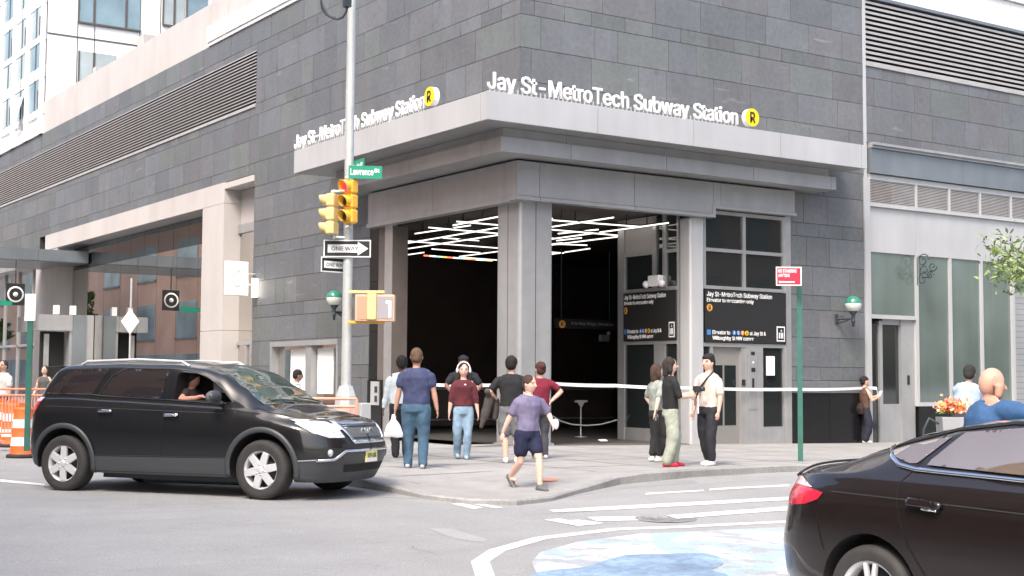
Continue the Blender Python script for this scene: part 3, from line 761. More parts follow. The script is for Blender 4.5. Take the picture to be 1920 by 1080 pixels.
mb = MB(); mb.prism([(-.06, YT + 3.1, 14.2), (-.45, YT + 3.0, 12.9), (-.45, YT + 3.8, 12.9), (-.06, YT + 3.9, 14.2)], (-.04, 0, 0)); Tb('open_window', mb, 'tower_glass_pale')

def env_building(name, label, x0, x1, y0, y1, h, m, wm='glass_dark', bay=3.2, fl=3.4, cat='building', faces='NSEW', trim='concrete'):
    t = thing(name, label, cat, ((x0 + x1) / 2, (y0 + y1) / 2, road_z(x0, y0)))
    L = lambda mb, nm, mm: (lambda o: setattr(o, 'location', -Vector(t.location)))(mb.build(nm, mm, t))
    mb = MB(); mb.box(x0, x1, y0, y1, -1, h); L(mb, 'wall', m)
    mb = MB(); mb.box(x0 - .3, x1 + .3, y0 - .3, y1 + .3, h, h + .6); L(mb, 'cornice', trim)
    mw, mt = MB(), MB()
    nf = int((h - 4.5) / fl)
    for f in range(nf):
        z = 4.8 + f * fl
        for side in faces:
            a, b = (x0, x1) if side in 'NS' else (y0, y1)
            n = int((b - a) / bay)
            for k in range(n):
                u = a + (k + .5) * (b - a) / n; hw = bay * .24
                for (mm, pr, e) in ((mw, .05, 0), (mt, .12, 1)):
                    if e: zz = (z - .18, z)
                    else: zz = (z, z + fl * .58)
                    w2 = hw + (.12 if e else 0)
                    if side == 'N': mm.box(u - w2, u + w2, y1, y1 + pr, *zz)
                    if side == 'S': mm.box(u - w2, u + w2, y0 - pr, y0, *zz)
                    if side == 'E': mm.box(x1, x1 + pr, u - w2, u + w2, *zz)
                    if side == 'W': mm.box(x0 - pr, x0, u - w2, u + w2, *zz)
    for mm in (mw,):
        mm.box(x0 - .05, x1 + .05, y0 - .05, y1 + .05, .6, 3.4)
    o1 = mw.build('windows', wm, t); o1.location = -Vector(t.location); o1['kind'] = 'stuff'
    o2 = mt.build('sills', trim, t); o2.location = -Vector(t.location); o2['kind'] = 'stuff'
    return t
MT['brick'] = mat('orange_brick', (.72, .44, .31), .85, nz=[(.3, .12), (20, .15)])
MT['brick_tan'] = mat('tan_brick', (.33, .26, .21), .85, nz=[(.3, .12), (20, .15)])
MT['brick_brown'] = mat('brown_brick', (.24, .16, .13), .85, nz=[(.3, .12), (20, .15)])
env_building('brick_building', 'orange brick building mirrored in the tall storefront glass', -48, -24, 42, 150, 22, 'brick', 'tower_glass_pale', 9.5, 5.2)
env_building('brick_building', 'brown brick building mirrored in the side of the black cars', 0, 40, -60, -29, 17, 'brick_brown')
env_building('brick_building', 'tan brick building across the side street, seen only in reflections', -60, -25, -24, 30, 19, 'brick_tan')

# ================================================================== lettering over the canopy
def station_lettering(label, origin, xdir, width, bx, n):
    t = thing('station_sign', label, 'sign', origin)
    o = Vector(origin); X = Vector(xdir); N = X.cross(Vector((0, 0, 1)))
    text_mesh('lettering', 'Jay St-MetroTech Subway Station', 'white', t, (0, 0, .05), X, (0, 0, 1), width, .335, .045, .008)
    mb = MB()
    for k in range(60):
        p = X * (width * (k + .5) / 60); mb.box(p.x - .012, p.x + .012, p.y - .012, p.y + .012, -.08, .09)
    mb.box(min(0, X.x * width), max(.02, X.x * width), min(-.01, X.y * width), max(.01, X.y * width), -.02, -.0)
    mb.build('mounting_rail', 'panel_light', t)
    c = X * bx + Vector((0, 0, .24)); mb = MB(); k = 36; ring = []
    for j in range(k): a = 2 * math.pi * j / k; ring.append(c + (X * math.cos(a) + Vector((0, 0, 1)) * math.sin(a)) * .205 - N * .07)
    mb.prism(ring, N * .13); b = mb.build('route_bullet', 'white', t)
    mb = MB(); mb.prism([q + N * .13 for q in ring], N * .012); f = mb.build('bullet_face', 'bullet', b)
    text_mesh('letter', 'R', 'black', f, c + N * .078 - Vector((0, 0, .115)), X, (0, 0, 1), .155, .23, .012, .012, 'CENTER')
    return t
x0 = FR(914, 160, 1.15).x; x1 = FR(1383, 215, 1.15).x; xb = FR(1407, 220, 1.15).x
station_lettering('white station name letters with yellow round bullet on the canopy edge facing the wide street', (x0, -1.15, 7.14), (1, 0, 0), x1 - x0, xb - x0, 0)
y0 = FL(553, 250, 1.55).y; y1 = FL(797, 190, 1.55).y; yb = FL(810, 182, 1.55).y
station_lettering('white station name letters with yellow bullet on the left canopy edge behind the pole', (-1.55, y0, 7.14), (0, -1, 0), y0 - y1, y0 - yb, 1)

# ---- black information boards on the elevator
def info_board(label, origin, xdir, W, H):
    t = thing('information_board', label, 'sign', origin)
    X = Vector(xdir); Zv = Vector((0, 0, 1)); N = X.cross(Zv)
    def plate(name, u0, u1, z0, z1, d0, d1, m, par):
        mb = MB(); mb.prism([X * u0 + Zv * z0 + N * d0, X * u1 + Zv * z0 + N * d0, X * u1 + Zv * z1 + N * d0, X * u0 + Zv * z1 + N * d0], N * (d1 - d0)); return mb.build(name, m, par)
    bd = plate('board', 0, W, 0, H, .0, .03, 'black', t)
    P = lambda u, z: X * u + Zv * z + N * .034
    s = W / 2.6
    text_mesh('lettering', 'Jay St-MetroTech Subway Station', 'white', t, P(.05 * s, H - .15), X, Zv, 2.08 * s, .105, .006, .01)
    text_mesh('lettering', 'Elevator to mezzanine only', 'white', t, P(.05 * s, H - .28), X, Zv, 1.48 * s, .085, .006, .01)
    mb = MB(); c = P(.13 * s, H - .42); mb.prism([c + (X * math.cos(a) * s + Zv * math.sin(a)) * .085 for a in [2 * math.pi * j / 24 for j in range(24)]], N * .006); b = mb.build('route_bullet', 'bullet_o', t)
    text_mesh('letter', 'R', 'black', b, c + N * .012 - Zv * .05, X, Zv, .07 * s, .10, .004, .01, 'CENTER')
    sq = plate('access_symbol', .05 * s, .17 * s, .17, .29, .03, .036, 'sign_blue', t)
    text_mesh('lettering', 'Elevator to', 'white', t, P(.22 * s, .19), X, Zv, .55 * s, .085, .006, .01)
    for k, (ch, mm) in enumerate((('A', 'sign_blue'), ('C', 'sign_blue'), ('F', 'bullet_or2'), ('R', 'bullet'))):
        u = (.84 + .135 * k) * s; mb = MB(); c = P(u + .055 * s, .232); mb.prism([c + (X * math.cos(a) * s + Zv * math.sin(a)) * .056 for a in [2 * math.pi * j / 20 for j in range(20)]], N * .005); b = mb.build('route_bullet', mm, t)
        text_mesh('letter', ch, 'white' if k < 3 else 'black', b, c + N * .01 - Zv * .035, X, Zv, .05 * s, .07, .003, .01, 'CENTER')
    text_mesh('lettering', 'at Jay St &', 'white', t, P(1.40 * s, .19), X, Zv, .52 * s, .085, .006, .01)
    text_mesh('lettering', 'Willoughby St NW corner', 'white', t, P(.22 * s, .06), X, Zv, 1.3 * s, .085, .006, .01)
    e = plate('elevator_symbol', (2.28) * s, 2.55 * s, .06, .42, .03, .036, 'white', t)
    e2 = plate('symbol_field', 2.31 * s, 2.52 * s, .09, .39, .036, .040, 'black', e)
    mb = MB()
    for u, wv in ((2.36, .03), (2.42, .03), (2.47, .03)): mb.prism([X * ((u - wv / 2) * s) + Zv * .13 + N * .04, X * ((u + wv / 2) * s) + Zv * .13 + N * .04, X * ((u + wv / 2) * s) + Zv * .27 + N * .04, X * ((u - wv / 2) * s) + Zv * .27 + N * .04], N * .004)
    mb.prism([X * (2.40 * s) + Zv * .30 + N * .04, X * (2.45 * s) + Zv * .30 + N * .04, X * (2.425 * s) + Zv * .35 + N * .04], N * .004)
    mb.build('symbol_figure', 'white', e2)
MT['sign_blue'] = mat('sign_blue', (.05, .20, .50), .4)
MT['bullet_or2'] = mat('route_orange_red', (.75, .20, .05), .4)
info_board('black elevator information board with white lettering right of the steel column', (5.19, -.005, 2.28), (1, 0, 0), 2.60, 1.22)
info_board('black elevator information board on the left flank of the lift box inside the opening', (4.715, 2.36, 2.33), (0, -1, 0), 1.94, 1.16)
# poster taped in the elevator glazing
tag(MB().box(7.12, 7.40, -.037, -.03, 1.52, 1.98).build('paper_notice', 'white'), 'white paper notice taped inside the right glass panel of the lift', 'notice')

# ================================================================== lights of the hall
LEDS = [((574, 240), (1375, 100)), ((600, 212), (1760, 312)), ((398, 255), (1300, 334)), ((205, 375), (1290, 190)), ((205, 415), (1730, 183)), ((205, 350), (1370, 440)), ((205, 458), (365, 435)),
        ((620, 465), (1360, 366)), ((1250, 200), (1920, 250)), ((1200, 350), (2125, 222)), ((1200, 391), (1760, 322)), ((1180, 370), (1540, 383)), ((1180, 463), (1560, 407)), ((300, 300), (700, 240)), ((420, 410), (800, 440)), ((1330, 300), (1620, 270)), ((1320, 350), (1500, 330)), ((500, 330), (760, 350)), ((640, 470), (890, 490))]
for k, (a, b) in enumerate(LEDS):
    if k == 0: b = (1100, 140)
    p = G(700 + a[0] * .2604, 360 + a[1] * .2604, 5.02 + .004 * k); q = G(700 + b[0] * .2604, 360 + b[1] * .2604, 5.02 + .004 * k)
    d = (q - p); L = d.length; mid = (p + q) / 2
    t = thing('ceiling_light', 'slim white light tube on the hall ceiling, one of a criss-cross set', 'ceiling light', mid, math.atan2(d.y, d.x), 'light tubes criss-crossing the hall ceiling')
    MB().box(-L / 2, L / 2, -.012, .012, -.014, .012).build('tube', 'led', t)
    mb = MB().box(-L / 2, L / 2, -.024, .024, .015, .045)
    for s in (-.35, .35): mb.box(L * s - .01, L * s + .01, -.01, .01, .045, .30)
    mb.build('housing', 'iron', t)
t = thing('reflection_strip', 'glowing strip imitating a dim red, orange and white reflection at the rear of the hall ceiling', 'ceiling light', (0, 0, 0))  # coloured reflection, built as a row of glowing tubes
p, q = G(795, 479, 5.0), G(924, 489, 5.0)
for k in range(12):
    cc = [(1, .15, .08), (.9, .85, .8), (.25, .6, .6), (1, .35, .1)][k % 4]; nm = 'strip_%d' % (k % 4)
    if nm not in MT: MT[nm] = mat('glowing_reflection', cc, .5, emit=(cc, 1.2))
    a_, b_ = p.lerp(q, k / 12), p.lerp(q, (k + .9) / 12); mb = MB(); mb.tube([a_, b_], .022, 6, flat=1); mb.build('lamp', MT[nm], t)  # glowing piece of the imitated reflection, not a light fitting
# hanging direction sign in the hall
t = thing('direction_sign', 'dim black direction sign with orange bullet hanging inside the hall', 'sign', FR(1098, 608, -4.5)); s = FR(1155, 608, -4.5).x - FR(1042, 608, -4.5).x
MB().box(-s / 2, s / 2, -.03, .03, -.12, .12).build('board', 'black', t)
mb = MB(); mb.prism([(-s / 2 + .2 + .1 * math.cos(a), -.034, .10 * math.sin(a) - .02) for a in [2 * math.pi * j / 24 for j in range(24)]], (0, -.006, 0)); b_ = mb.build('route_bullet', 'bullet_o', t)
text_mesh('letter', 'R', 'black', b_, (-s / 2 + .2, -.045, -.07), (1, 0, 0), (0, 0, 1), .08, .11, .004, .01, 'CENTER')
text_mesh('lettering', 'R to Bay Ridge, Brooklyn', 'panel', t, (-s / 2 + .5, -.036, -.02), (1, 0, 0), (0, 0, 1), s - .6, .07, .004)
for u in (-.4, .4): MB().box(u * s - .01, u * s + .01, -.01, .01, .12, 1.9).build('hanger', 'iron', t)
t = thing('emergency_light', 'small pale twin-head emergency light on the dark hall wall', 'lamp', FR(1133, 634, -6))
bevel(MB().box(-.16, .16, -.05, .05, -.09, .09).build('body', 'panel', t), .02); MB().ball((.13, -.04, .13), .06, 10).build('lamp_head', 'panel', t)
# queue posts
c0 = G(1089, 820, -.02)
t = thing('queue_post', 'slim steel queue post holding a drooping belt inside the right opening', 'queue post', c0)
MB().lathe([(0, .0), (.15, .0), (.15, .02), (.03, .04), (.018, .05), (.018, .86), (0, .86)], (0, 0, 0), 'z', 20).build('post', 'steel', t)
mb = MB(); mb.box(-.18, .18, -.03, .03, .86, .91); mb.prism([(-.10, -.02, .86), (.10, -.02, .86), (0, -.02, .72)], (0, .04, 0)); mb.build('head', 'steel', t)
t = thing('queue_rope', 'grey drooping rope strung across the right opening behind the column', 'rope', G(1037, 824, 0))
o0 = Vector(t.location); D0 = (c0 - CAM).dot(_fw)
PD = lambda px, py, D: CAM + ray(px, py) * D
mb = MB(); pts = [PD(1036, 780, D0) - o0, PD(1050, 789, D0) - o0, PD(1072, 796, D0) - o0, PD(1100, 798, D0) - o0, PD(1125, 796, D0) - o0, PD(1145, 791, D0) - o0, PD(1158, 787, D0) - o0]
mb.tube(pts, .02, 8).build('rope', 'panel', t)

# ================================================================== barrier tape across the front
zt = lambda px, py, o=.06: FR(px, py, o).z
tp = [Vector((.10, 5.5, 1.28)), Vector((-.05, .9, 1.26)), Vector((-.06, -.02, zt(972, 715))), Vector((.4, -.07, zt(1003, 717))), Vector((2.5, -.10, zt(1150, 723))), Vector((4.8, -.10, zt(1297, 727))), Vector((7.9, -.08, zt(1480, 730))), Vector((10.6, -.10, zt(1620, 727))), Vector((10.85, -.14, zt(1632, 728)))]
mb = MB(); vs = []; rnd = random.Random(3)
P2 = []
for a, b in zip(tp, tp[1:]):
    n = max(1, int((b - a).length / .25))
    for k in range(n):
        q = a.lerp(b, k / n); q.z -= .02 * math.sin(math.pi * k / n) ; P2.append(q)
P2.append(tp[-1]); P2.append(tp[-1] + Vector((.03, -.02, -.3)))
for i, q in enumerate(P2):
    tw = .25 * math.sin(i * .35) ; h = .036
    vs += [q + Vector((0, -h * math.sin(tw), h * math.cos(tw))), q - Vector((0, -h * math.sin(tw), h * math.cos(tw))), q + Vector((-.003, -h * math.sin(tw) - .003, h * math.cos(tw))), q - Vector((.003, -h * math.sin(tw) + .003, h * math.cos(tw)))]
fs = []
for i in range(len(P2) - 1):
    a = i * 4; b = a + 4
    fs += [(a, a + 1, b + 1, b), (a + 2, b + 2, b + 3, a + 3)]
mb.add(vs, fs); tag(mb.build('barrier_tape', 'tape'), 'white barrier tape stretched across the openings and round the column', 'tape')

# ================================================================== globe lamps
def globe_lamp(label, base, out):
    """base = point on the wall, out = horizontal outward direction"""
    t = thing('globe_lamp', label, 'wall lamp', base, 0, 'green and white globe lamps on the slate walls'); O = Vector(out); S = Vector((-O.y, O.x, 0))
    mb = MB(); mb.prism([S * a + Vector((0, 0, z)) for a, z in ((-.06, -.12), (.06, -.12), (.06, .12), (-.06, .12))], O * .04); mb.tube([O * .04, O * .45], .025, 8); mb.tube([O * .05 + Vector((0, 0, -.1)), O * .25 + Vector((0, 0, -.06)), O * .42 + Vector((0, 0, .02))], .018, 8)
    mb.tube([O * (.15 + .07 * math.cos(a)) + Vector((0, 0, .07 * math.sin(a) - .01)) for a in [k * .5 for k in range(13)]], .010, 6)
    mb.build('bracket', 'iron', t)
    c = O * .45; mb = MB(); mb.lathe([(0, -.2), (.03, -.19), (.035, -.1), (.055, -.08), (.055, -.05), (.04, -.02), (.05, .1), (.09, .14), (.11, .19), (.0, .19)], c, 'z', 20); mb.build('fitter', 'iron', t)
    mb = MB(); mb.ball(c + Vector((0, 0, .36)), .205, 24, z1=.08); mb.build('globe', 'globe_white', t)
    mb = MB(); mb.ball(c + Vector((0, 0, .362)), .207, 24, z0=.08); mb.build('globe_cap', 'globe_green', t)
globe_lamp('green and white globe lamp on black bracket, on the slate right of the lift', FR(1560, 598) + Vector((.12, -.02, 0)), (.35, -.94, 0))
globe_lamp('green and white globe lamp half hidden behind the traffic light pole', FL(651, 587) + Vector((-.02, 0, 0)), (-.94, -.3, 0))
t = thing('wall_sconce', 'lit white box sconce on the slate wall beside the shop door', 'wall lamp', FL(484, 540))
MT['sconce'] = mat('sconce_glass', (1, 1, .95), .4, emit=((1, .9, .72), 2.2))
MB().box(-.17, -.04, -.08, .08, -.27, .27).build('lamp_shade', 'sconce', t); MB().box(-.04, 0, -.05, .05, -.30, .30).build('backplate', 'iron', t)
# projecting blank sign
p0 = FR(422, 489, -13.7); p1 = FR(464, 555, -13.7)
t = thing('projecting_sign', 'square white sign projecting from the slate wall beside the tall pier', 'sign', ((p0.x + p1.x) / 2, 13.7, (p0.z + p1.z) / 2)); hw, hh = (p1.x - p0.x) / 2, (p0.z - p1.z) / 2
bevel(MB().box(-hw, hw, -.05, .05, -hh, hh).build('panel', 'white', t), .02)
mb = MB(); mb.tube([(.15 * math.cos(a) + .02, -.056, .24 * math.sin(a)) for a in [k * .42 for k in range(16)]], .008, 5); mb.tube([(-.05, -.056, -.2), (.05, -.056, .22)], .007, 5); mb.build('emblem', 'panel_light', t)
mb = MB(); xw = -t.location.x
for z in (.16, -.16): mb.tube([(hw, 0, z), (xw, 0, z)], .018, 8)
mb.build('bracket', 'steel', t)

# ================================================================== traffic light pole
PB = Vector((-6.03, -3.9, 0)); DP = (PB - CAM).dot(_fw)
pz = lambda px, py: PD(px, py, DP)
t = thing('traffic_light_pole', 'tall pale octagonal street pole with flared base at the corner', 'pole', PB)
mb = MB(); mb.tube([(0, 0, .95), (0, 0, 3.0), (0, 0, 6.0), (.02, 0, 9.5)], [.088, .082, .076, .070], 8, flat=1.0); mb.build('shaft', 'pole', t)
mb = MB(); mb.ring_tube([[(r * math.cos(a) * 1.25, r * math.sin(a) * 1.25, z) for a in [R(45 * k + 22.5 + 12) for k in range(8)]] for r, z in ((.185, 0), (.185, .03), (.17, .05), (.162, .55), (.15, .95), (.135, 1.10), (.10, 1.22), (.09, 1.26))], True, None, False); mb.build('pole_base', 'pole', t)
mb = MB(); L_ = [pz(602, 4), pz(604, 16), pz(612, 27), pz(622, 33), pz(634, 36), pz(643, 32), pz(650, 20), pz(651, 0), pz(651, -20)]; mb.tube([p - PB for p in L_], .02, 8)
L_ = [pz(600, -6), pz(606, 14), pz(616, 30), pz(630, 33)]; mb.tube([p - PB for p in L_], .014, 8); mb.build('cable', 'iron', t)
mb = MB(); q = pz(651, 2) - PB; mb.box(q.x - .05, q.x + .05, q.y - .06, q.y + .06, q.z - .1, q.z + .6); mb.build('junction_box', 'iron', t)
def signal_head(label, px, py0, py1, face, ym, lit):
    zt_, zb_ = pz(px, py0).z, pz(px, py1).z; h = (zt_ - zb_) / 3
    base = pz(px, py1); an = math.atan2(face.y, face.x)
    t = thing('traffic_light', label, 'traffic light', base, an)      # local +x = where the lenses face
    b = MB()
    for k in range(3):
        z = k * h; b.box(-.09, .06, -.115, .115, z + .008, z + h - .008)
    b.box(-.07, .04, -.09, .09, 0, 3 * h); o = b.build('housing', ym, t); bevel(o, .03, 3)
    for k in range(3):
        z = k * h + h / 2; v = MB(); n = 18
        A = [R(-60 + 300 * i / (n - 1)) + 0 for i in range(n)]
        rr = .098
        vs = []; fs = []
        for i, a in enumerate(A):
            cy, cz = rr * math.cos(a), rr * math.sin(a); dep = .06 + .15 * (.72 + .28 * math.sin(a))
            vs += [(.05, cy, z + cz), (dep, cy, z + cz), (.05, cy * .93, z + cz * .93), (dep, cy * .93, z + cz * .93)]
        for i in range(n - 1):
            a_ = 4 * i; b_ = a_ + 4; fs += [(a_, b_, b_ + 1, a_ + 1), (a_ + 2, a_ + 3, b_ + 3, b_ + 2), (a_ + 1, b_ + 1, b_ + 3, a_ + 3)]
        v.add(vs, fs, None, True); v.build('visor', ym if not lit else ('red_lens_off' if False else ym), t)
        l = MB(); l.ball((.062, 0, z), (.022, .088, .088), 16); l.build('lens', ('lens_red' if k == 2 else 'black') if lit else 'black', t)
    m2 = MB(); m2.tube([(-.04, 0, -.005), (-.04, 0, -.06)], .03, 8); m2.tube([(-.04, 0, 3 * h), (-.04, 0, 3 * h + .06)], .03, 8)
    m2.build('mounting', 'pole', t)
    return t
MT['lens_red'] = mat('lit_red_lens', (.6, .0, .03), .3, emit=((1, .02, .06), 1.0))
signal_head('yellow traffic light with its top lens lit red, right side of the pole', 655, 336, 420, -_rt * .62 - _fw * .78, 'yellow', True)
signal_head('faded yellow traffic light seen from behind, left side of the pole', 621, 362, 441, -_rt * .93 + _fw * .30, 'yellow_pale', False)
mb = MB(); 
for (a, b) in ((( 621, 360), (646, 358)), ((621, 444), (646, 446)), ((655, 334), (648, 333)), ((655, 424), (648, 426))): mb.tube([pz(*a) - PB, pz(*b) - PB], .025, 8)
mb.build('signal_arm', 'pole', t)
def oneway(label, pts, thick, D, sc):
    """pts: centre px, half width m, half height m, angle of the plate about z (relative to facing the camera)"""
    px, py, hw, hh, turn = pts; c = PD(px, py, D); a = math.atan2(_rt.y, _rt.x) + turn
    t = thing('one_way_sign', label, 'street sign', c, a)      # local x reads right, -y faces viewer
    bevel(MB().box(-hw, hw, 0, .006, -hh, hh).build('plate', 'white', t), .002)
    MB().box(-hw + .02, hw - .02, -.002, -.0005, -hh + .02, hh - .02).build('field', 'black', t)
    mb = MB(); s = hw / .45; k = hh / .15
    ar = [(-.37, -.07), (.20, -.07), (.20, -.12), (.40, 0), (.20, .12), (.20, .07), (-.37, .07)]
    mb.prism([(x * s, -.0035, z * k) for x, z in ar], (0, .0012, 0)); mb.build('arrow', 'white', t)
    text_mesh('lettering', 'ONE WAY', 'black', t, (-.30 * s, -.0045, -.033 * k), (1, 0, 0), (0, 0, 1), .52 * s, .066 * k, .001, .01)
oneway('black and white one way sign with arrow, the wide one behind the pole', (651, 466, .385, .142, .0), 0, DP + .13, 1)
oneway('small one way sign turned sideways beneath the wide one', (632, 497, .31, .125, .72), 0, DP + .25, 1)
def street_sign(label, px, py, hw, hh, turn, txt, D):
    c = PD(px, py, D); t = thing('street_name_sign', label, 'street sign', c, math.atan2(_rt.y, _rt.x) + turn)
    MB().box(-hw, hw, -.006, .006, -hh, hh).build('plate', 'signgreen', t)
    text_mesh('lettering', txt[0], 'white', t, (-hw + .03, -.0085, -.045), (1, 0, 0), (0, 0, 1), hw * 1.38, .10, .002, .02)
    text_mesh('lettering', txt[1], 'white', t, (hw - .13, -.0085, .0), (1, 0, 0), (0, 0, 1), .09, .06, .002, .02)
street_sign('green street name sign pointing right from the pole', 685, 323, .27, .105, .1, ('Lawrence', 'St'), DP - .02)
street_sign('green street name sign seen at a steep angle above the other', 670, 313, .26, .115, -1.02, ('Willoughby', 'St'), DP + .2)
# pedestrian signal
c = pz(697, 577)
t = thing('pedestrian_signal', 'boxy pedestrian signal on yellow brackets beside the pole', 'pedestrian signal', c, math.atan2(_rt.y, _rt.x))
k_ = 1 / (F / DP)
def pb(x0, x1, y0, y1, d0, d1, m, nm, bv=.006, par=None):
    o = MB().box((x0 - 697) * k_, (x1 - 697) * k_, d0, d1, (577 - y1) * k_, (577 - y0) * k_).build(nm, m, par or t); bevel(o, bv) if bv else None; return o
MT['pedpink'] = mat('orange_pink_face', (.70, .30, .20), .5)  # orange-pink plastic of the left signal face
MT['pedgrey'] = mat('countdown_face', (.33, .31, .33), .4)
MT['digit'] = mat('lit_digit', (1, .9, .8), .5, emit=((1, .9, .75), 1.5))
MT['pedframe'] = mat('peach_signal_housing', (.60, .40, .27), .5)
h1 = pb(667, 741, 553, 603, -.12, .14, 'pedframe', 'housing', .012)
pb(671, 690, 557, 599, -.128, -.12, 'pedpink', 'hand_face', .0)
pb(690, 707, 547, 600, -.16, .10, 'yellow_pale', 'mounting_box', .01)
f1 = pb(709, 738, 557, 598, -.128, -.12, 'pedgrey', 'countdown_face', .0)
pb(730.5, 734, 565, 595, -.132, -.128, 'digit', 'digit', 0, f1); pb(725, 730.5, 565, 569, -.132, -.128, 'digit', 'digit', 0, f1)
pb(652, 721, 545, 550, -.05, .0, 'yellow_pale', 'bracket', .004); pb(652, 722, 602, 607, -.05, .0, 'yellow', 'bracket', .004)

# ================================================================== green post with the red sign
gp = G(1501, 866, -.03); Dg = (gp - CAM).dot(_fw)
t = thing('sign_post', 'green channel post carrying the red parking sign at the kerb', 'post', gp, math.atan2(_rt.y, _rt.x))
ht = PD(1501, 505, Dg).z - gp.z
mb = MB(); mb.prism([(-.045, -.01, 0), (.045, -.01, 0), (.045, .0, 0), (.02, .0, 0), (.02, .03, 0), (-.02, .03, 0), (-.02, 0, 0), (-.045, 0, 0)], (0, 0, ht)); mb.build('post', 'postgreen', t)
c = PD(1479, 518, Dg - .03); s = thing('parking_sign', 'red and white no standing sign at the top of the green post', 'street sign', c, math.atan2(_rt.y, _rt.x))
bevel(MB().box(-.225, .225, 0, .006, -.165, .165).build('plate', 'white', s), .002)
MB().box(-.205, .205, -.002, 0, -.145, .145).build('field', 'red', s)
text_mesh('lettering', 'NO STANDING', 'white', s, (-.185, -.0035, .065), (1, 0, 0), (0, 0, 1), .33, .055, .001, .02)
text_mesh('lettering', 'ANYTIME', 'white', s, (-.185, -.0035, -.01), (1, 0, 0), (0, 0, 1), .2, .05, .001, .02)
MB().prism([(-.18, -.003, -.10), (-.15, -.003, -.125), (-.15, -.003, -.112), (.1, -.003, -.112), (.1, -.003, -.088), (-.15, -.003, -.088), (-.15, -.003, -.075)], (0, -.001, 0)).build('arrow', 'white', s)

# ================================================================== construction corner on the left
MT['barrel_white'] = mat('reflective_white_band', (.75, .74, .72), .4)
def barrel(label, loc):
    t = thing('traffic_barrel', label, 'traffic barrel', loc, 0, 'striped barrels along the left kerb')
    prof = [(.29, .0), (.29, .05), (.24, .06)]
    zs = [.06, .23, .40, .57, .74, .92]; 
    MB().lathe([(0, 0), (.30, 0), (.30, .06), (.245, .075), (.24, .075), (0, .08)], (0, 0, 0), 'z', 28).build('base', 'rubber', t)
    for k in range(5):
        r0 = .235 - .012 * k; mb = MB(); mb.lathe([(r0 + .006, zs[k]), (r0 + .006, zs[k] + .012), (r0, zs[k] + .02), (r0 - .008, zs[k + 1] - .004), (r0 - .008, zs[k + 1])], (0, 0, 0), 'z', 28); mb.build('band', 'orange' if k % 2 == 0 else 'barrel_white', t)
    mb = MB(); mb.lathe([(.18, .92), (.165, .96), (0, .97)], (0, 0, 0), 'z', 28); mb.box(-.09, .09, -.02, .02, .95, 1.05); mb.build('lid', 'orange', t)
    return t
def onroad(px, py): x, y = road_at(px, py); return Vector((x, y, road_z(x, y)))
barrel('striped orange and white barrel nearest the rear bumper of the large black car', onroad(42, 858))
barrel('striped orange and white barrel second from the large black car, left of the nearest', onroad(22, 838))
barrel('striped orange and white barrel at the left edge of the view, partly cut off', onroad(1, 833))
def barricade(label, a, b, h, m, n, group=None):
    """plastic fence panel between two ground points"""
    a, b = Vector(a), Vector(b); d = b - a; L = d.length
    t = thing('barricade_fence', label, 'barricade', (a + b) / 2, math.atan2(d.y, d.x), group)
    mb = MB()
    for z in (h - .03, h * .86, .2): mb.tube([(-L / 2, 0, z), (L / 2, 0, z)], .022, 8)
    for x in (-L / 2, L / 2): mb.tube([(x, 0, 0), (x, 0, h - .03)], .026, 8)
    mb.build('frame', m, t)
    mb = MB()
    for k in range(1, n): x = -L / 2 + L * k / n; mb.box(x - .012, x + .012, -.01, .01, .2, h * .86)
    mb.build('bars', m, t)
    for x in (-L * .38, L * .38): MB().box(x - .04, x + .04, -.28, .28, 0, .05).build('foot', m, t)
    return t
g1 = Vector((-6.4, .3, 0))
a_ = PD(-6, 700, 29.0); b_ = PD(90, 700, 29.5); a_.z = b_.z = 0
barricade('faded orange barricade fence behind the striped barrels', a_, b_, 1.15, 'pink_orange', 16)
a_ = PD(556, 742, DP - .45); b_ = PD(669, 746, DP - .40); hz_ = (a_.z + b_.z) / 2; a_.z = b_.z = 0
MT['pale_orange'] = mat('sun_bleached_orange_plastic', (.80, .36, .26), .55, nz=[(4, .1)])
barricade('faded orange barricade fence wrapped in front of the pole base', a_, b_, hz_, 'pale_orange', 24)
cb = G(681, 846, 0)
t_ = MB(); t_.prism([(-.12, -.10, 0), (.12, -.10, 0), (.11, -.09, .92), (-.11, -.09, .92)], (0, .2, 0)); o = t_.build('concrete_block', 'panel_light', None, cb); bevel(o, .02); tag(o, 'narrow pale concrete block standing right of the pole base', 'bollard')
p = onroad(30, 822); a0 = onroad(-40, 822); b0 = onroad(58, 818)
t_ = MB(); d = (b0 - a0); L = d.length; t_.prism([(-L / 2, -.28, 0), (-L / 2, .28, 0), (-L / 2, .20, .22), (-L / 2, .09, .34), (-L / 2, .08, .46), (-L / 2, -.08, .46), (-L / 2, -.09, .34), (-L / 2, -.20, .22)], (L, 0, 0))
o = t_.build('road_barrier', 'beige_clad', None, (a0 + b0) / 2); o.rotation_euler = (0, 0, math.atan2(d.y, d.x)); tag(o, 'low pale concrete road barrier behind the striped barrels', 'road barrier')
# green post with white plate, far left
gq = G(50, 846, 0); Dq = (gq - CAM).dot(_fw); an = math.atan2(_rt.y, _rt.x)
t = thing('sign_post', 'green post with narrow white plate at the left edge near the barrels', 'post', gq, an)
MB().box(-.05, .05, -.02, .02, 0, PD(50, 560, Dq).z).build('post', 'postgreen', t)
MB().box(-.10, .10, -.04, -.025, PD(50, 601, Dq).z, PD(50, 550, Dq).z).build('plate', 'white', t)
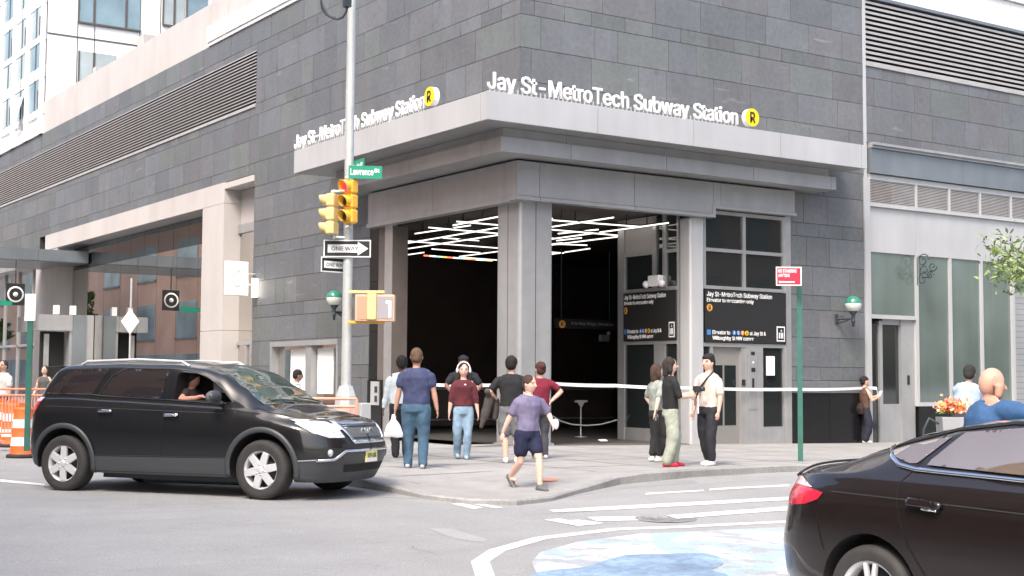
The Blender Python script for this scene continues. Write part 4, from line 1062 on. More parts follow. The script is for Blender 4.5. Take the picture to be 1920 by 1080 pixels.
# round-logo sign, hung from the set-back canopy
p0, p1 = FR(12, 531, -31), FR(45, 573, -31)
t = thing('hanging_sign', 'square black shop sign with white ring hung under the blue-grey canopy', 'sign', ((p0.x + p1.x) / 2, 31, (p0.z + p1.z) / 2)); hw, hh = (p1.x - p0.x) / 2, (p0.z - p1.z) / 2
MB().box(-hw, hw, -.06, .06, -hh, hh).build('panel', 'black', t)
mb = MB(); mb.lathe([(.25, -.07), (.31, -.07), (.31, -.06), (.25, -.06), (.25, -.07)], (0, 0, 0), 'y', 30); mb.lathe([(0, -.075), (.09, -.075), (.09, -.06)], (0, 0, 0), 'y', 20); mb.build('ring', 'white', t)
mb = MB(); mb.box(-.02, .02, -.02, .02, hh, hh + .9); mb.build('hanger', 'iron', t)
# small street sign
q0 = FR(0, 568, -30.5); tag(MB().box(-.5, .45, -.02, .02, -.09, .09).build('street_name_sign', 'signgreen', None, (q0.x, 30.5, q0.z)), 'small green street sign below the round-logo sign at the left edge', 'street sign')
# reflection of a diamond road sign, built as a solid sign before the glass
dg_ = Vector((-3.2, 19.5, 0)); Dd = (dg_ - CAM).dot(_fw); px = 240
dg_ = G(240, 800, 0); Dd = (dg_ - CAM).dot(_fw); k2 = Dd / F
t = thing('reflected_road_sign', 'white diamond sign on a thin pole, standing in for a road sign reflected in the storefront glass', 'street sign', dg_, an)
MB().tube([(0, 0, 0), (0, 0, PD(240, 520, Dd).z)], .03, 8).build('pole', 'pole', t)
zc = PD(240, 602, Dd).z; MB().prism([(0, -.04, zc + 24 * k2), (17 * k2, -.04, zc), (0, -.04, zc - 24 * k2), (-17 * k2, -.04, zc)], (0, -.01, 0)).build('plate', 'white', t)
# wrought iron bracket on the shop mullion
t = thing('iron_bracket', 'black scrolled iron bracket on the mullion of the green windows', 'bracket', (12.58, -.03, FR(1720, 535).z)); H_ = FR(1720, 482).z - FR(1720, 535).z
mb = MB(); mb.tube([(0, 0, 0), (0, 0, H_)], .015, 6)
def sp(cy, cz, r0, turns, s=1): return [(0, cy - (r0 * (1 - k / 26)) * math.cos(s * k * turns * .24), cz + (r0 * (1 - k / 26)) * math.sin(s * k * turns * .24)) for k in range(24)]
for cy, cz, r, s in ((-.2, H_ * .85, .2, 1), (-.24, H_ * .5, .22, -1), (-.18, H_ * .2, .19, 1), (-.5, H_ * .62, .14, -1), (-.42, H_ * .32, .12, 1)): mb.tube(sp(cy, cz, r, 1.6, s), .014, 6)
mb.build('scrolls', 'iron', t)
# litter
x, y = road_at(865, 925); o = MB().prism([(-.13, -.06, 0), (.12, -.08, 0), (.15, .03, .03), (-.1, .07, .01)], (0, 0, .012)).build('paper_scrap', 'white', None, (x, y, road_z(x, y) + .006)); tag(o, 'white crumpled paper scrap in the gutter at the corner', 'litter')
x, y = road_at(1030, 914); o = MB().prism([(-.13, -.05, 0), (.09, -.07, 0), (.15, .03, .02), (-.08, .06, .01)], (0, 0, .015)).build('plastic_wrapper', 'pink_orange', None, (x, y, max(walk_z(x, y), road_z(x, y)) + .006)); tag(o, 'crumpled orange wrapper on the kerb beside the striding woman', 'litter')
p = G(1130, 828, 0); o = MB().prism([(-.1, -.05, 0), (.1, -.06, 0), (.12, .04, .02), (-.08, .06, .02)], (0, 0, .02)).build('paper_scrap', 'white', None, p + Vector((0, 0, .01))); tag(o, 'small white paper scrap on the threshold of the right opening', 'litter')

# ================================================================== street tree at the right edge
def tree(label, base, crown_c, rad, nleaf, seed, pal, leaf=.11):
    rnd = random.Random(seed); base = Vector(base); t = thing('street_tree', label, 'tree', base)
    c = Vector(crown_c) - base; mb = MB()
    mb.tube([(0, 0, -.2), (.03, 0, c.z * .4), (c.x * .25, c.y * .25, c.z * .75), c], [.13, .11, .08, .03], 10)
    tips = []
    for k in range(16):
        a = rnd.uniform(0, 6.28); d = Vector((math.cos(a), math.sin(a), rnd.uniform(-.25, .9))); e = c + Vector((d.x * rad[0], d.y * rad[1], d.z * rad[2])) * rnd.uniform(.75, 1.0)
        s = Vector((c.x * .2, c.y * .2, c.z * rnd.uniform(.55, .85))); mid = s.lerp(e, .5) + Vector((0, 0, .15)); mb.tube([s, mid, e], [.035, .02, .008], 6); tips += [mid.lerp(e, f) for f in (.2, .5, .8, 1)]
    mb.build('trunk', 'bark', t)
    mb = MB()
    for k in range(nleaf):
        tp_ = rnd.choice(tips); p = tp_ + Vector((rnd.gauss(0, .22), rnd.gauss(0, .22), rnd.gauss(0, .16) - .05))
        n = Vector((rnd.gauss(0, 1), rnd.gauss(0, 1), rnd.gauss(0, 1) + .8)).normalized(); a = n.orthogonal().normalized(); b = n.cross(a); an_ = rnd.uniform(0, 6.28); u = a * math.cos(an_) + b * math.sin(an_); v = n.cross(u); s = leaf * rnd.uniform(.6, 1.2); v2 = rnd.uniform(.7, 1.35)
        col = tuple(q * v2 for q in pal[rnd.randrange(len(pal))])
        mb.add([p - u * s, p - v * s * .38 + n * s * .1, p + u * s, p + v * s * .38 + n * s * .1], [(0, 1, 2, 3)], col)
    mb.build('crown', 'leaf', t); return t
D_ = 26.5; cc = PD(1958, 498, D_); gb = G(2010, 872, -.1)
tree('leafy green street tree reaching in at the right edge', (cc.x + .35, cc.y - .3, -.12), cc, (1.05, 1.05, .62), 2600, 5, [(.17, .24, .08), (.22, .29, .11), (.11, .17, .05)], .075)
for k, (x, y) in enumerate(((-19, 104), (-18, 132))):
    tree(['broad street tree mirrored at the left end of the storefront glass', 'far street tree mirrored in the left glazing'][k], (x, y, -.17), (x, y, 6.5), (3.2, 3.2, 3.0), 1500, 20 + k, [(.07, .12, .03), (.11, .16, .05)], .4)
# ================================================================== cars
MT['carpaint'] = mat('black_car_paint', (.010, .010, .011), .3, coat=1.0, spec=.25)
MT['carpaint2'] = mat('brown_black_car_paint', (.010, .0065, .006), .35, coat=1.0, spec=.25)
MT['cladding'] = mat('grey_body_cladding', (.050, .053, .057), .42, spec=.5)
MT['carglass'] = mat('tinted_car_glass', (.020, .014, .014), .03, spec=.8, ior=1.7)
MT['windscreen'] = mat('windscreen_glass', (.05, .075, .065), .03, spec=.8, ior=1.75, nz=[(1.2, .35)])
MT['headlamp'] = mat('headlamp_glass', (.62, .64, .66), .12, .3, coat=1, nz=[(14, .35)])
MT['tail_red'] = mat('tail_lamp_red', (.50, .015, .04), .15, coat=1)
MT['tail_clear'] = mat('tail_lamp_clear', (.70, .50, .52), .15, coat=1)
MT['alloy'] = mat('alloy_wheel', (.66, .66, .67), .3, .35)
MT['rim_dark'] = mat('dark_rim_metal', (.05, .05, .052), .5, .5)  # dark metal for brake discs and thin trims
MT['seam'] = mat('body_seam', (.004, .004, .004), .6)
MT['plate_y'] = mat('plate_yellow', (.70, .66, .25), .5)
MT['cabin'] = mat('cabin_lining', (.035, .033, .035), .8)
MT['seat'] = mat('car_seat', (.10, .10, .105), .7)
def lerp_table(tab, x, col):
    if x <= tab[0][0]: return tab[0][col]
    for a, b in zip(tab, tab[1:]):
        if x <= b[0]:
            t = (x - a[0]) / (b[0] - a[0]); t = t * t * (3 - 2 * t) * .5 + t * .5; return a[col] + (b[col] - a[col]) * t
    return tab[-1][col]
def catmull(P, n):
    out = []
    for i in range(len(P) - 1):
        p0, p1, p2, p3 = P[max(i - 1, 0)], P[i], P[i + 1], P[min(i + 2, len(P) - 1)]
        for k in range(n):
            t = k / n; o = []
            for d in range(2):
                o.append(.5 * (2 * p1[d] + (p2[d] - p0[d]) * t + (2 * p0[d] - 5 * p1[d] + 4 * p2[d] - p3[d]) * t * t + (3 * p1[d] - p0[d] - 3 * p2[d] + p3[d]) * t ** 3))
            out.append(o)
    out.append(list(P[-1])); return out
def piece(tab, z): 
    if z <= tab[0][0]: return tab[0][1]
    for a, b in zip(tab, tab[1:]):
        if z <= b[0]: return a[1] + (b[1] - a[1]) * (z - a[0]) / (b[0] - a[0])
    return tab[-1][1]
def car_body(T, xr, xf, rear, front, nr, nf, N=84):
    """T rows: x, zbot, W, zbelt, wbelt, zedge, wedge, ztop. rear/front: z -> end x. Returns rings of 3D points"""
    U = []
    x0, x1 = T[0][0], T[-1][0]
    for k in range(14): a = R(90 - 90 * k / 14); U.append(('r', a))
    for k in range(N): U.append(('m', xr + (xf - xr) * k / N))
    for k in range(21): a = R(90 * k / 20); U.append(('f', a))
    rings = []
    for kind, a in U:
        if kind == 'm': t = 0; xn = a; w = 1
        elif kind == 'r': t = math.sin(a) ** (2 / nr); w = max(math.cos(a), 1e-3) ** (2 / nr); xn = xr + (x0 - xr) * t
        else: t = math.sin(a) ** (2 / nf); w = max(math.cos(a), 1e-3) ** (2 / nf); xn = xf + (x1 - xf) * t
        zb, W, zl, wl, ze, we, zt = [lerp_table(T, xn, c) for c in range(1, 8)]
        P = [(0, zb), (W * .55, zb), (W * .93, zb + .015), (W * .975, zb + .10), (W * .992, zb + .24), (W, zb + (zl - zb) * .48), (W * .995, zb + (zl - zb) * .68), (W * .975, zb + (zl - zb) * .86), (wl + .008, zl - .025), (wl - .02, zl + .02), (wl + (we - wl) * .5 + .012, zl + (ze - zl) * .5), (we, ze), (we * .82, ze + (zt - ze) * .55), (we * .45, zt - (zt - ze) * .12), (0, zt)]
        S = catmull(P, 5); half = []
        for y, z in S:
            if kind == 'm': x = xn
            elif kind == 'r': x = xr + (piece(rear, z) - xr) * t
            else: x = xf + (piece(front, z) - xf) * t
            half.append((x, y * w, z))
        ring = half + [(x, -y, z) for x, y, z in half[-2:0:-1]]
        rings.append([Vector(p) for p in ring])
    return rings
class Car:
    def __init__(s, name, label, loc, ang, T, xr, xf, rear, front, nr, nf, paint, arches, ra, lower=None):
        s.t = thing(name, label, 'car', loc, ang); s.paint = paint
        rings = car_body(T, xr, xf, rear, front, nr, nf)
        mb = MB(); mb.ring_tube(rings, True, None, True)
        me = mb.mesh('b'); bm = bmesh.new(); bm.from_mesh(me); bmesh.ops.remove_doubles(bm, verts=bm.verts, dist=1e-5); bmesh.ops.recalc_face_normals(bm, faces=bm.faces); 
        s.bvh = BVHTree.FromBMesh(bm); bm.to_mesh(me); bm.free()
        me.materials.append(MT[paint])
        for p in me.polygons: p.use_smooth = True
        s.body = link('body', me, s.t); s.cut = []
        s.arches = arches; s.ra = ra
    def cutter(s, mb):
        me = mb.mesh('c'); bm = bmesh.new(); bm.from_mesh(me); bmesh.ops.remove_doubles(bm, verts=bm.verts, dist=1e-5); bmesh.ops.recalc_face_normals(bm, faces=bm.faces); bm.to_mesh(me); bm.free()
        me.materials.append(MT['dark'])
        o = link('cut', me, s.t); s.cut.append(o)
        b = s.body.modifiers.new('cut', 'BOOLEAN'); b.operation = 'DIFFERENCE'; b.object = o; b.solver = 'EXACT'; b.material_mode = 'TRANSFER'
    def finish(s):
        bake(s.body)
        for o in s.cut: bpy.data.objects.remove(o)
        for p in s.body.data.polygons: p.use_smooth = True
        e = s.body.modifiers.new('edges', 'EDGE_SPLIT'); e.split_angle = R(40); bake(s.body)
    def hit(s, mode, a, b, side=-1):
        if mode == 'side': o, d = Vector((a, 3 * side, b)), Vector((0, -side, 0))
        elif mode == 'front': o, d = Vector((5, a, b)), Vector((-1, 0, 0))
        elif mode == 'rear': o, d = Vector((-5, a, b)), Vector((1, 0, 0))
        elif mode == 'top': o, d = Vector((a, b, 5)), Vector((0, 0, -1))
        else: o, d = Vector((mode[0] * 4 + a * -mode[1], mode[1] * 4 + a * mode[0], b)), Vector((-mode[0], -mode[1], 0))   # oblique horizontal view
        h = s.bvh.ray_cast(o, d)
        return (h[0], h[1]) if h[0] is not None else (None, None)
    def patch(s, name, m, outline, mode='side', off=.004, step=.05, side=-1, parent=None, holes=(), thick=0, crown=0):
        v, f = cdt_fill(outline, step, holes)
        P = []; ok = []
        for a, b in v:
            h, n = s.hit(mode, a, b, side)
            if h is None: P.append(Vector((0, 0, 0))); ok.append(False); continue
            if n.dot(Vector((0, side, 0)) if mode == 'side' else Vector((1, 0, 0)) if mode == 'front' else Vector((-1, 0, 0)) if mode == 'rear' else Vector((0, 0, 1)) if mode == 'top' else Vector((mode[0], mode[1], 0))) < 0: n = -n
            P.append(h + n * off); ok.append(True)
        L_ = step * 3.2 + .05
        mb = MB(); mb.add(P, [q for q in f if all(ok[i] for i in q) and all((P[q[i]] - P[q[i - 1]]).length < L_ for i in range(len(q)))], None, True)
        o = mb.build(name, m, parent or s.t)
        if thick:
            sm = o.modifiers.new('t', 'SOLIDIFY'); sm.thickness = thick; sm.offset = 0; bake(o)
        return o
    def strip(s, name, m, pts, wd, mode='side', off=.006, side=-1, parent=None, thick=0, closed=False):
        P = []
        pts = list(pts) + ([pts[0]] if closed else [])
        for a, b in zip(pts, pts[1:]):
            n = max(1, int(math.hypot(b[0] - a[0], b[1] - a[1]) / .04))
            for k in range(n): P.append((a[0] + (b[0] - a[0]) * k / n, a[1] + (b[1] - a[1]) * k / n))
        P.append(pts[-1]); vs = []; fs = []
        for i, p in enumerate(P):
            q0, q1 = P[max(i - 1, 0)], P[min(i + 1, len(P) - 1)]; tx, tz = q1[0] - q0[0], q1[1] - q0[1]; L = math.hypot(tx, tz) or 1
            nx, nz = -tz / L * wd / 2, tx / L * wd / 2
            w_ = []
            for sgn in (1, -1):
                h, n = s.hit(mode, p[0] + nx * sgn, p[1] + nz * sgn, side)
                if h is None: break
                ref = Vector((0, side, 0)) if mode == 'side' else Vector((1, 0, 0)) if mode == 'front' else Vector((-1, 0, 0)) if mode == 'rear' else Vector((0, 0, 1))
                if n.dot(ref) < 0: n = -n
                w_.append(h + n * off)
            if len(w_) < 2: continue
            vs += w_
        k = len(vs) // 2
        fs = [(2 * i, 2 * i + 1, 2 * i + 3, 2 * i + 2) for i in range(k - 1)]
        mb = MB(); mb.add(vs, fs, None, True); o = mb.build(name, m, parent or s.t)
        if thick: sm = o.modifiers.new('t', 'SOLIDIFY'); sm.thickness = thick; sm.offset = 0; bake(o)
        return o
def wheel(par, loc, r, wdt, side, spokes, rim_r, split=False, rot=0.0):
    w_ = MB(); s = side
    prof = [(rim_r, -wdt / 2 * .9), (r * .93, -wdt / 2), (r * .985, -wdt / 2 * .8), (r, -wdt * .25), (r, wdt * .25), (r * .985, wdt / 2 * .8), (r * .93, wdt / 2), ((r + rim_r) / 2, wdt / 2 * 1.06), (rim_r, wdt / 2 * .92)]
    mb = MB(); mb.lathe([(a, b * s) for a, b in prof], (0, 0, 0), 'y', 56)
    for k in range(3): zz = (-.5 + k * .5) * wdt * .5; mb.lathe([(r * .985, zz - .004), (r * 1.001, zz - .004), (r * 1.001, zz + .004), (r * .985, zz + .004)], (0, 0, 0), 'y', 56)
    t = mb.build('wheel', 'rubber', par, loc)
    o = wdt / 2 * s
    mb = MB(); mb.lathe([(rim_r * 1.0, o * .95), (rim_r * 1.0, o * .88), (rim_r * .93, o * .80), (rim_r * .90, o * .1), (rim_r * .90, -o * .8)], (0, 0, 0), 'y', 48)
    rim = mb.build('rim', 'alloy', t)
    mb = MB(); mb.lathe([(0, o * .25), (rim_r * .62, o * .25), (rim_r * .62, o * .15), (rim_r * .9, o * .05), (rim_r * .9, -o * .1)], (0, 0, 0), 'y', 40); mb.build('brake_disc', 'rim_dark', t)
    mb = MB()
    for k in range(spokes):
        a = 2 * math.pi * k / spokes + rot
        for dv in ((-.10, .10) if split else (0,)):
            ca, sa = math.cos(a), math.sin(a); u = Vector((ca, 0, sa)); v = Vector((-sa, 0, ca)); wi, wo = (.44, .30) if not split else (.12, .10)
            r0, r1 = rim_r * .16, rim_r * .95
            A = u * r0 + v * (dv * .4 * rim_r); Bq = u * r1 + v * (dv * 1.7 * rim_r)
            pts = [A - v * wi * rim_r * .5, Bq - v * wo * rim_r * .62, Bq + v * wo * rim_r * .62, A + v * wi * rim_r * .5]
            front = [Vector((p.x, o * (.98 if i in (0, 3) else .93), p.z)) for i, p in enumerate(pts)]; back = [Vector((p.x, o * .62, p.z)) for p in pts]
            if s > 0: front, back = front[::-1], back[::-1]
            mb.add(front + back, [(0, 1, 2, 3), (7, 6, 5, 4), (0, 4, 5, 1), (1, 5, 6, 2), (2, 6, 7, 3), (3, 7, 4, 0)])
    sp_ = mb.build('spokes', 'alloy', rim); bevel(sp_, .008, 2)
    mb = MB(); mb.lathe([(0, o * 1.06), (rim_r * .15, o * 1.05), (rim_r * .20, o * .98), (rim_r * .22, o * .7)], (0, 0, 0), 'y', 24); mb.build('hub_cap', 'alloy', rim)
    mb = MB()
    for k in range(spokes):
        a = 2 * math.pi * (k + .5) / spokes + rot; mb.lathe([(0, o * 1.0), (.012, o * 1.0), (.012, o * .8)], (rim_r * .28 * math.cos(a), 0, rim_r * .28 * math.sin(a)), 'y', 8)
    mb.build('wheel_nuts', 'chrome', rim)
    return t
def arch_cut(car, x, z, r, y0, y1):
    mb = MB(); n = 40; k = [(x + r * math.cos(2 * math.pi * i / n), z + r * math.sin(2 * math.pi * i / n)) for i in range(n)]
    mb.add([(a, y0, b) for a, b in k] + [(a, y1, b) for a, b in k], [list(range(n)), list(range(2 * n - 1, n - 1, -1))] + [(i, n + i, n + (i + 1) % n, (i + 1) % n) for i in range(n)])
    car.cutter(mb)
# ---- the large dark SUV
GZ = road_z(-9.13, -5.68) - .015
ZW = .385
TS = [(-2.42, .36, .97, 1.24, .90, 1.62, .74, 1.68), (-2.1, .30, .985, 1.27, .915, 1.66, .76, 1.73), (-1.6, .27, 1.0, 1.275, .93, 1.69, .775, 1.775), (-.8, .26, 1.0, 1.245, .935, 1.705, .79, 1.80),
      (0, .26, 1.0, 1.215, .935, 1.69, .79, 1.795), (.45, .26, 1.0, 1.195, .93, 1.64, .78, 1.755), (.75, .26, 1.0, 1.18, .93, 1.56, .76, 1.68), (1.1, .26, 1.0, 1.155, .925, 1.37, .77, 1.49), (1.40, .26, 1.0, 1.12, .92, 1.19, .80, 1.29), (1.62, .26, 1.0, 1.09, .91, 1.115, .82, 1.19), (2.0, .25, .985, 1.045, .87, 1.07, .76, 1.13), (2.35, .22, .96, .99, .82, 1.01, .70, 1.06), (2.62, .22, .93, .93, .78, .96, .60, 1.0)]
rear = [(.25, -2.22), (.38, -2.36), (.62, -2.44), (.95, -2.40), (1.2, -2.36), (1.45, -2.20), (1.70, -1.98), (1.8, -1.9)]
front = [(.2, 2.40), (.35, 2.50), (.55, 2.60), (.68, 2.60), (.80, 2.56), (.92, 2.50), (1.0, 2.42), (1.06, 2.30), (1.2, 2.2)]
suv = Car('large_car', 'large black station-wagon style car turning at the corner with its front passenger window open', (-9.13, -5.68, GZ), R(-55.6), TS, -1.75, 1.7, rear, front, 3.6, 2.9, 'carpaint', [], .46)
for x in (-1.585, 1.535):
    for s in (-1, 1): arch_cut(suv, x, .40, .465, .62 * s, 1.2 * s)
# open front passenger window: a real opening into the cabin
win_front = [(.13, 1.275), (.135, 1.60), (.20, 1.635), (.42, 1.615), (.62, 1.545), (.84, 1.40), (1.01, 1.245), (.9, 1.235), (.5, 1.25)]
mb = MB(); n = len(win_front)
for (ya, yb) in ((-1.2, -.35),):
    mb.add([(x, ya, z) for x, z in win_front] + [(x, yb, z) for x, z in win_front], [list(range(n)), list(range(2 * n - 1, n - 1, -1))] + [(i, n + i, n + (i + 1) % n, (i + 1) % n) for i in range(n)])
suv.cutter(mb)
suv.finish()
S = suv
def clad(x0, x1): return None
# lower cladding, arch lips
n = 24; lipR = []
for cx, nm in ((-1.585, 'r'), (1.535, 'f')):
    for sd_ in (-1, 1):
        a = [(cx + .50 * math.cos(R(-22 + 224 * k / n)), .40 + .50 * math.sin(R(-22 + 224 * k / n))) for k in range(n + 1)]
        S.strip('arch_trim', 'cladding', a, .07, off=.012, side=sd_, thick=.02)
for sd_ in (-1, 1):
    S.patch('rocker_cladding', 'cladding', [(-1.13, .26), (-1.10, .50), (-.4, .505), (1.06, .52), (1.07, .26)], off=.010, side=sd_)
    S.strip('rocker_trim', 'rim_dark', [(-1.1, .515), (1.06, .535)], .012, off=.014, side=sd_)
    S.patch('bumper_cladding', 'cladding', [(2.04, .24), (2.04, .50), (2.2, .515), (2.52, .53), (2.52, .24)], off=.008, side=sd_, step=.03)
    S.patch('rear_bumper_cladding', 'cladding', [(-2.36, .38), (-2.42, .56), (-2.09, .57), (-2.07, .34)], off=.008, side=sd_, step=.03)
    # side glass
    if sd_ == -1 or True:
        S.patch('rear_quarter_window', 'carglass', [(-1.98, 1.35), (-1.62, 1.655), (-.98, 1.675), (-1.18, 1.345), (-1.3, 1.335)], off=.004, side=sd_)
        S.patch('rear_door_window', 'carglass', [(-1.04, 1.325), (-.90, 1.56), (-.70, 1.668), (-.02, 1.66), (-.07, 1.285)], off=.004, side=sd_)
    S.strip('body_crease', 'cladding', [(-1.95, 1.16), (-1.0, 1.145), (0, 1.12), (.95, 1.10)], .006, off=.002, side=sd_)
    S.strip('window_trim', 'chrome', [(-1.98, 1.335), (-1.2, 1.325), (-1.05, 1.31), (-.08, 1.27), (.13, 1.262), (.9, 1.222), (1.0, 1.232)], .012, off=.010, side=sd_)
    S.strip('pillar_trim', 'rim_dark', [(-1.09, 1.30), (-.92, 1.58), (-.70, 1.685), (0, 1.68), (.3, 1.655), (.62, 1.565), (.9, 1.38), (1.04, 1.24)], .014, off=.007, side=sd_)
    S.strip('door_seam', 'seam', [(-1.10, 1.30), (-1.04, .95), (-1.06, .75), (-1.10, .52)], .010, off=.003, side=sd_)
    S.strip('door_seam', 'seam', [(-.02, 1.68), (.02, 1.26), (.0, .9), (.02, .50)], .012, off=.003, side=sd_)
    S.strip('door_seam', 'seam', [(1.10, 1.22), (1.08, .95), (1.05, .53)], .010, off=.003, side=sd_)
    for hx, hz in ((-.90, 1.10), (.16, 1.06)):
        S.patch('door_handle', 'chrome', [(hx - .10, hz - .018), (hx - .11, hz), (hx - .10, hz + .018), (hx + .10, hz + .014), (hx + .11, hz), (hx + .10, hz - .014)], off=.035, side=sd_, thick=.02, step=.03)
    S.patch('tail_lamp', 'tail_red', [(-2.40, .98), (-2.44, 1.10), (-2.30, 1.24), (-2.02, 1.27), (-2.10, 1.12), (-2.22, 1.0)], off=.008, side=sd_, step=.025)
    S.patch('tail_lamp_top', 'tail_clear', [(-2.30, 1.20), (-2.28, 1.245), (-2.0, 1.28), (-2.04, 1.22)], off=.012, side=sd_, step=.025)
    S.strip('lower_trim', 'chrome', [(2.04, .512), (2.2, .522), (2.35, .53)], .016, off=.014, side=sd_)
if True:
    S.patch('front_door_window', 'carglass', win_front, off=.004, side=1)
# windscreen, bonnet seam
S.patch('windscreen', 'windscreen', [(-.74, 1.215), (-.70, 1.40), (-.64, 1.60), (-.60, 1.67), (0, 1.725), (.60, 1.67), (.64, 1.60), (.70, 1.40), (.74, 1.215), (0, 1.25)], mode='front', off=.004, step=.06)
S.strip('bonnet_seam', 'seam', [(1.35, -.86), (1.7, -.84), (2.1, -.78), (2.35, -.66)], .012, mode='top', off=.003); S.strip('bonnet_seam', 'seam', [(1.35, .86), (1.7, .84), (2.1, .78), (2.35, .66)], .012, mode='top', off=.003)
S.strip('wiper', 'black', [(1.42, -.6), (1.5, -.1)], .02, mode='top', off=.02, thick=.01); S.strip('wiper', 'black', [(1.42, .1), (1.48, .6)], .02, mode='top', off=.02, thick=.01)
# front fascia (y, z as seen from ahead; the side seen in the photo is y < 0)
S.patch('grille', 'plastic_grey', [(-.40, .755), (-.50, .97), (.50, .97), (.40, .755)], mode='front', off=.006, step=.04)
for z in (.79, .935): S.strip('grille_bar', 'rim_dark', [(-.42 - (z - .75) * .3, z), (.42 + (z - .75) * .3, z)], .014, mode='front', off=.012, parent=None)
S.strip('grille_surround', 'chrome', [(-.40, .74), (-.54, .985), (.54, .985), (.40, .74)], .048, mode='front', off=.014, thick=.02, closed=True)
for sd_ in (-1, 1):
    S.patch('headlight', 'headlamp', [(sd_ * a, b) for a, b in ((.53, .80), (.56, .90), (.60, .99), (.72, 1.03), (.84, 1.035), (.90, 1.02), (.90, .94), (.86, .86), (.74, .80))], mode='front', off=.008, step=.03)
    S.patch('headlight_wing', 'headlamp', [(2.06, 1.005), (2.1, .97), (2.24, .92), (2.42, .88), (2.48, .95), (2.36, 1.0), (2.2, 1.035), (2.1, 1.04)], mode='side', off=.009, step=.03, side=sd_)
    S.patch('fog_lamp_housing', 'black', [(sd_ * a, b) for a, b in ((.58, .54), (.56, .66), (.80, .68), (.86, .56), (.7, .52))], mode='front', off=.006, step=.03)
    mb = MB(); h, nn = S.hit('front', sd_ * .74, .61); mb.ball(h + Vector((-.01, 0, 0)), (.035, .05, .05), 14); mb.build('fog_lamp', 'headlamp', S.t)
S.patch('intake', 'black', [(-.60, .66), (-.60, .72), (.60, .72), (.60, .66)], mode='front', off=.005, step=.04)
S.patch('bumper_cladding', 'cladding', [(-.90, .23), (-.92, .50), (-.72, .52), (-.56, .62), (.56, .62), (.72, .52), (.92, .50), (.90, .23)], mode='front', off=.007, step=.04)
S.strip('bumper_chrome', 'chrome', [(-.86, .515), (-.70, .53), (-.56, .632), (.56, .632), (.70, .53), (.86, .515)], .032, mode='front', off=.014, thick=.01)
S.patch('lower_intake', 'dark', [(-.50, .36), (-.54, .46), (.54, .46), (.50, .36)], mode='front', off=.012, step=.05)
h, nn = S.hit('front', 0, .86); bd = h.x + .035
text_mesh('badge', 'GMC', 'chrome', S.t, (bd, -.16, .815), (0, 1, 0), (0, 0, 1), .32, .10, .012, .03)
h, nn = S.hit('front', .0, .53); lp = MB().box(h.x + .01, h.x + .03, -.155, .155, .47, .62).build('licence_plate', 'plate_y', S.t)
MB().box(h.x + .03, h.x + .032, -.15, .15, .475, .52).build('plate_band', 'white', lp)
text_mesh('plate_number', 'V59 ASR', 'iron', lp, (h.x + .033, -.12, .53), (0, 1, 0), (0, 0, 1), .24, .055, .002, .01)
# roof rails, spoiler, mirror, aerial
for sd_ in (-1, 1):
    z = lambda x: S.hit('top', x, .70 * sd_)[0].z
    mb = MB(); mb.tube([(-1.55, .70 * sd_, z(-1.55)), (-1.45, .70 * sd_, z(-1.45) + .045), (-.6, .71 * sd_, z(-.6) + .055), (.1, .70 * sd_, z(.1) + .045), (.22, .70 * sd_, z(.22))], .018, 8); mb.build('roof_rail', MT.setdefault('rail', mat('silver_rail', (.70, .70, .71), .3, .4)), S.t)
    mb = MB(); mb.tube([(.88, .93 * sd_, 1.235), (.90, 1.02 * sd_, 1.25)], .03, 8); mb.ball((.87, 1.10 * sd_, 1.31), (.085, .125, .085), 18); mm = mb.build('wing_mirror', 'plastic_grey', S.t)
    mb = MB(); mb.ball((.90, 1.10 * sd_, 1.315), (.06, .127, .078), 18); mb.build('mirror_cap', 'cladding', mm)
mb = MB(); mb.prism([(-1.85, -.70, 1.715), (-2.12, -.68, 1.70), (-2.12, -.68, 1.685), (-1.85, -.70, 1.68)], (0, 1.40, 0)); bevel(mb.build('spoiler', 'carpaint', S.t), .008)
# underbody, exhaust
mb = MB(); mb.box(-1.1, 1.1, -.75, .75, .20, .28); mb.tube([(-.6, -.5, .19), (.9, -.45, .19)], .06, 8); mb.build('underbody', 'iron', S.t)
for x in (-1.585, 1.535):
    for sd_ in (-1, 1): wheel(S.t, (x, .88 * sd_, ZW), .383, .25, sd_, 6, .245, rot=.2 if x > 0 else .5)
# cabin seen through the open window
mb = MB(); mb.box(-.05, .12, -.70, -.40, 1.22, 1.52); o = mb.build('front_seat', 'seat', S.t); bevel(o, .05, 3)
mb = MB(); mb.tube([(.68, -.37, 1.22), (.72, -.37, 1.38)], .03, 8); mb.build('window_pillar', 'cabin', S.t)
mb = MB(); mb.box(.38, .60, -.36, -.352, 1.36, 1.52); mb.build('far_window_light', 'headlamp', S.t)  # pale plate in the recess, standing in for daylight through the opposite window

# ---- the dark saloon in the foreground
GZ2 = -.355
TF = [(-2.50, .34, .91, 1.03, .80, 1.07, .68, 1.12), (-2.2, .30, .925, 1.07, .83, 1.11, .72, 1.16), (-1.9, .25, .93, 1.09, .855, 1.15, .72, 1.20), (-1.6, .22, .935, 1.10, .865, 1.23, .68, 1.30), (-1.25, .20, .94, 1.105, .87, 1.34, .65, 1.42), (-.85, .19, .94, 1.105, .875, 1.43, .64, 1.49), (-.35, .19, .94, 1.10, .875, 1.48, .645, 1.53), (.2, .19, .94, 1.085, .875, 1.475, .645, 1.52), (.7, .19, .94, 1.06, .875, 1.37, .65, 1.43), (1.1, .19, .94, 1.02, .865, 1.18, .70, 1.25), (1.45, .20, .935, .97, .86, 1.0, .74, 1.07), (1.9, .20, .92, .90, .83, .93, .68, .98), (2.4, .22, .89, .80, .76, .82, .56, .86)]
rear2 = [(.22, -2.36), (.40, -2.50), (.62, -2.52), (.85, -2.47), (1.0, -2.43), (1.08, -2.42), (1.2, -2.38)]
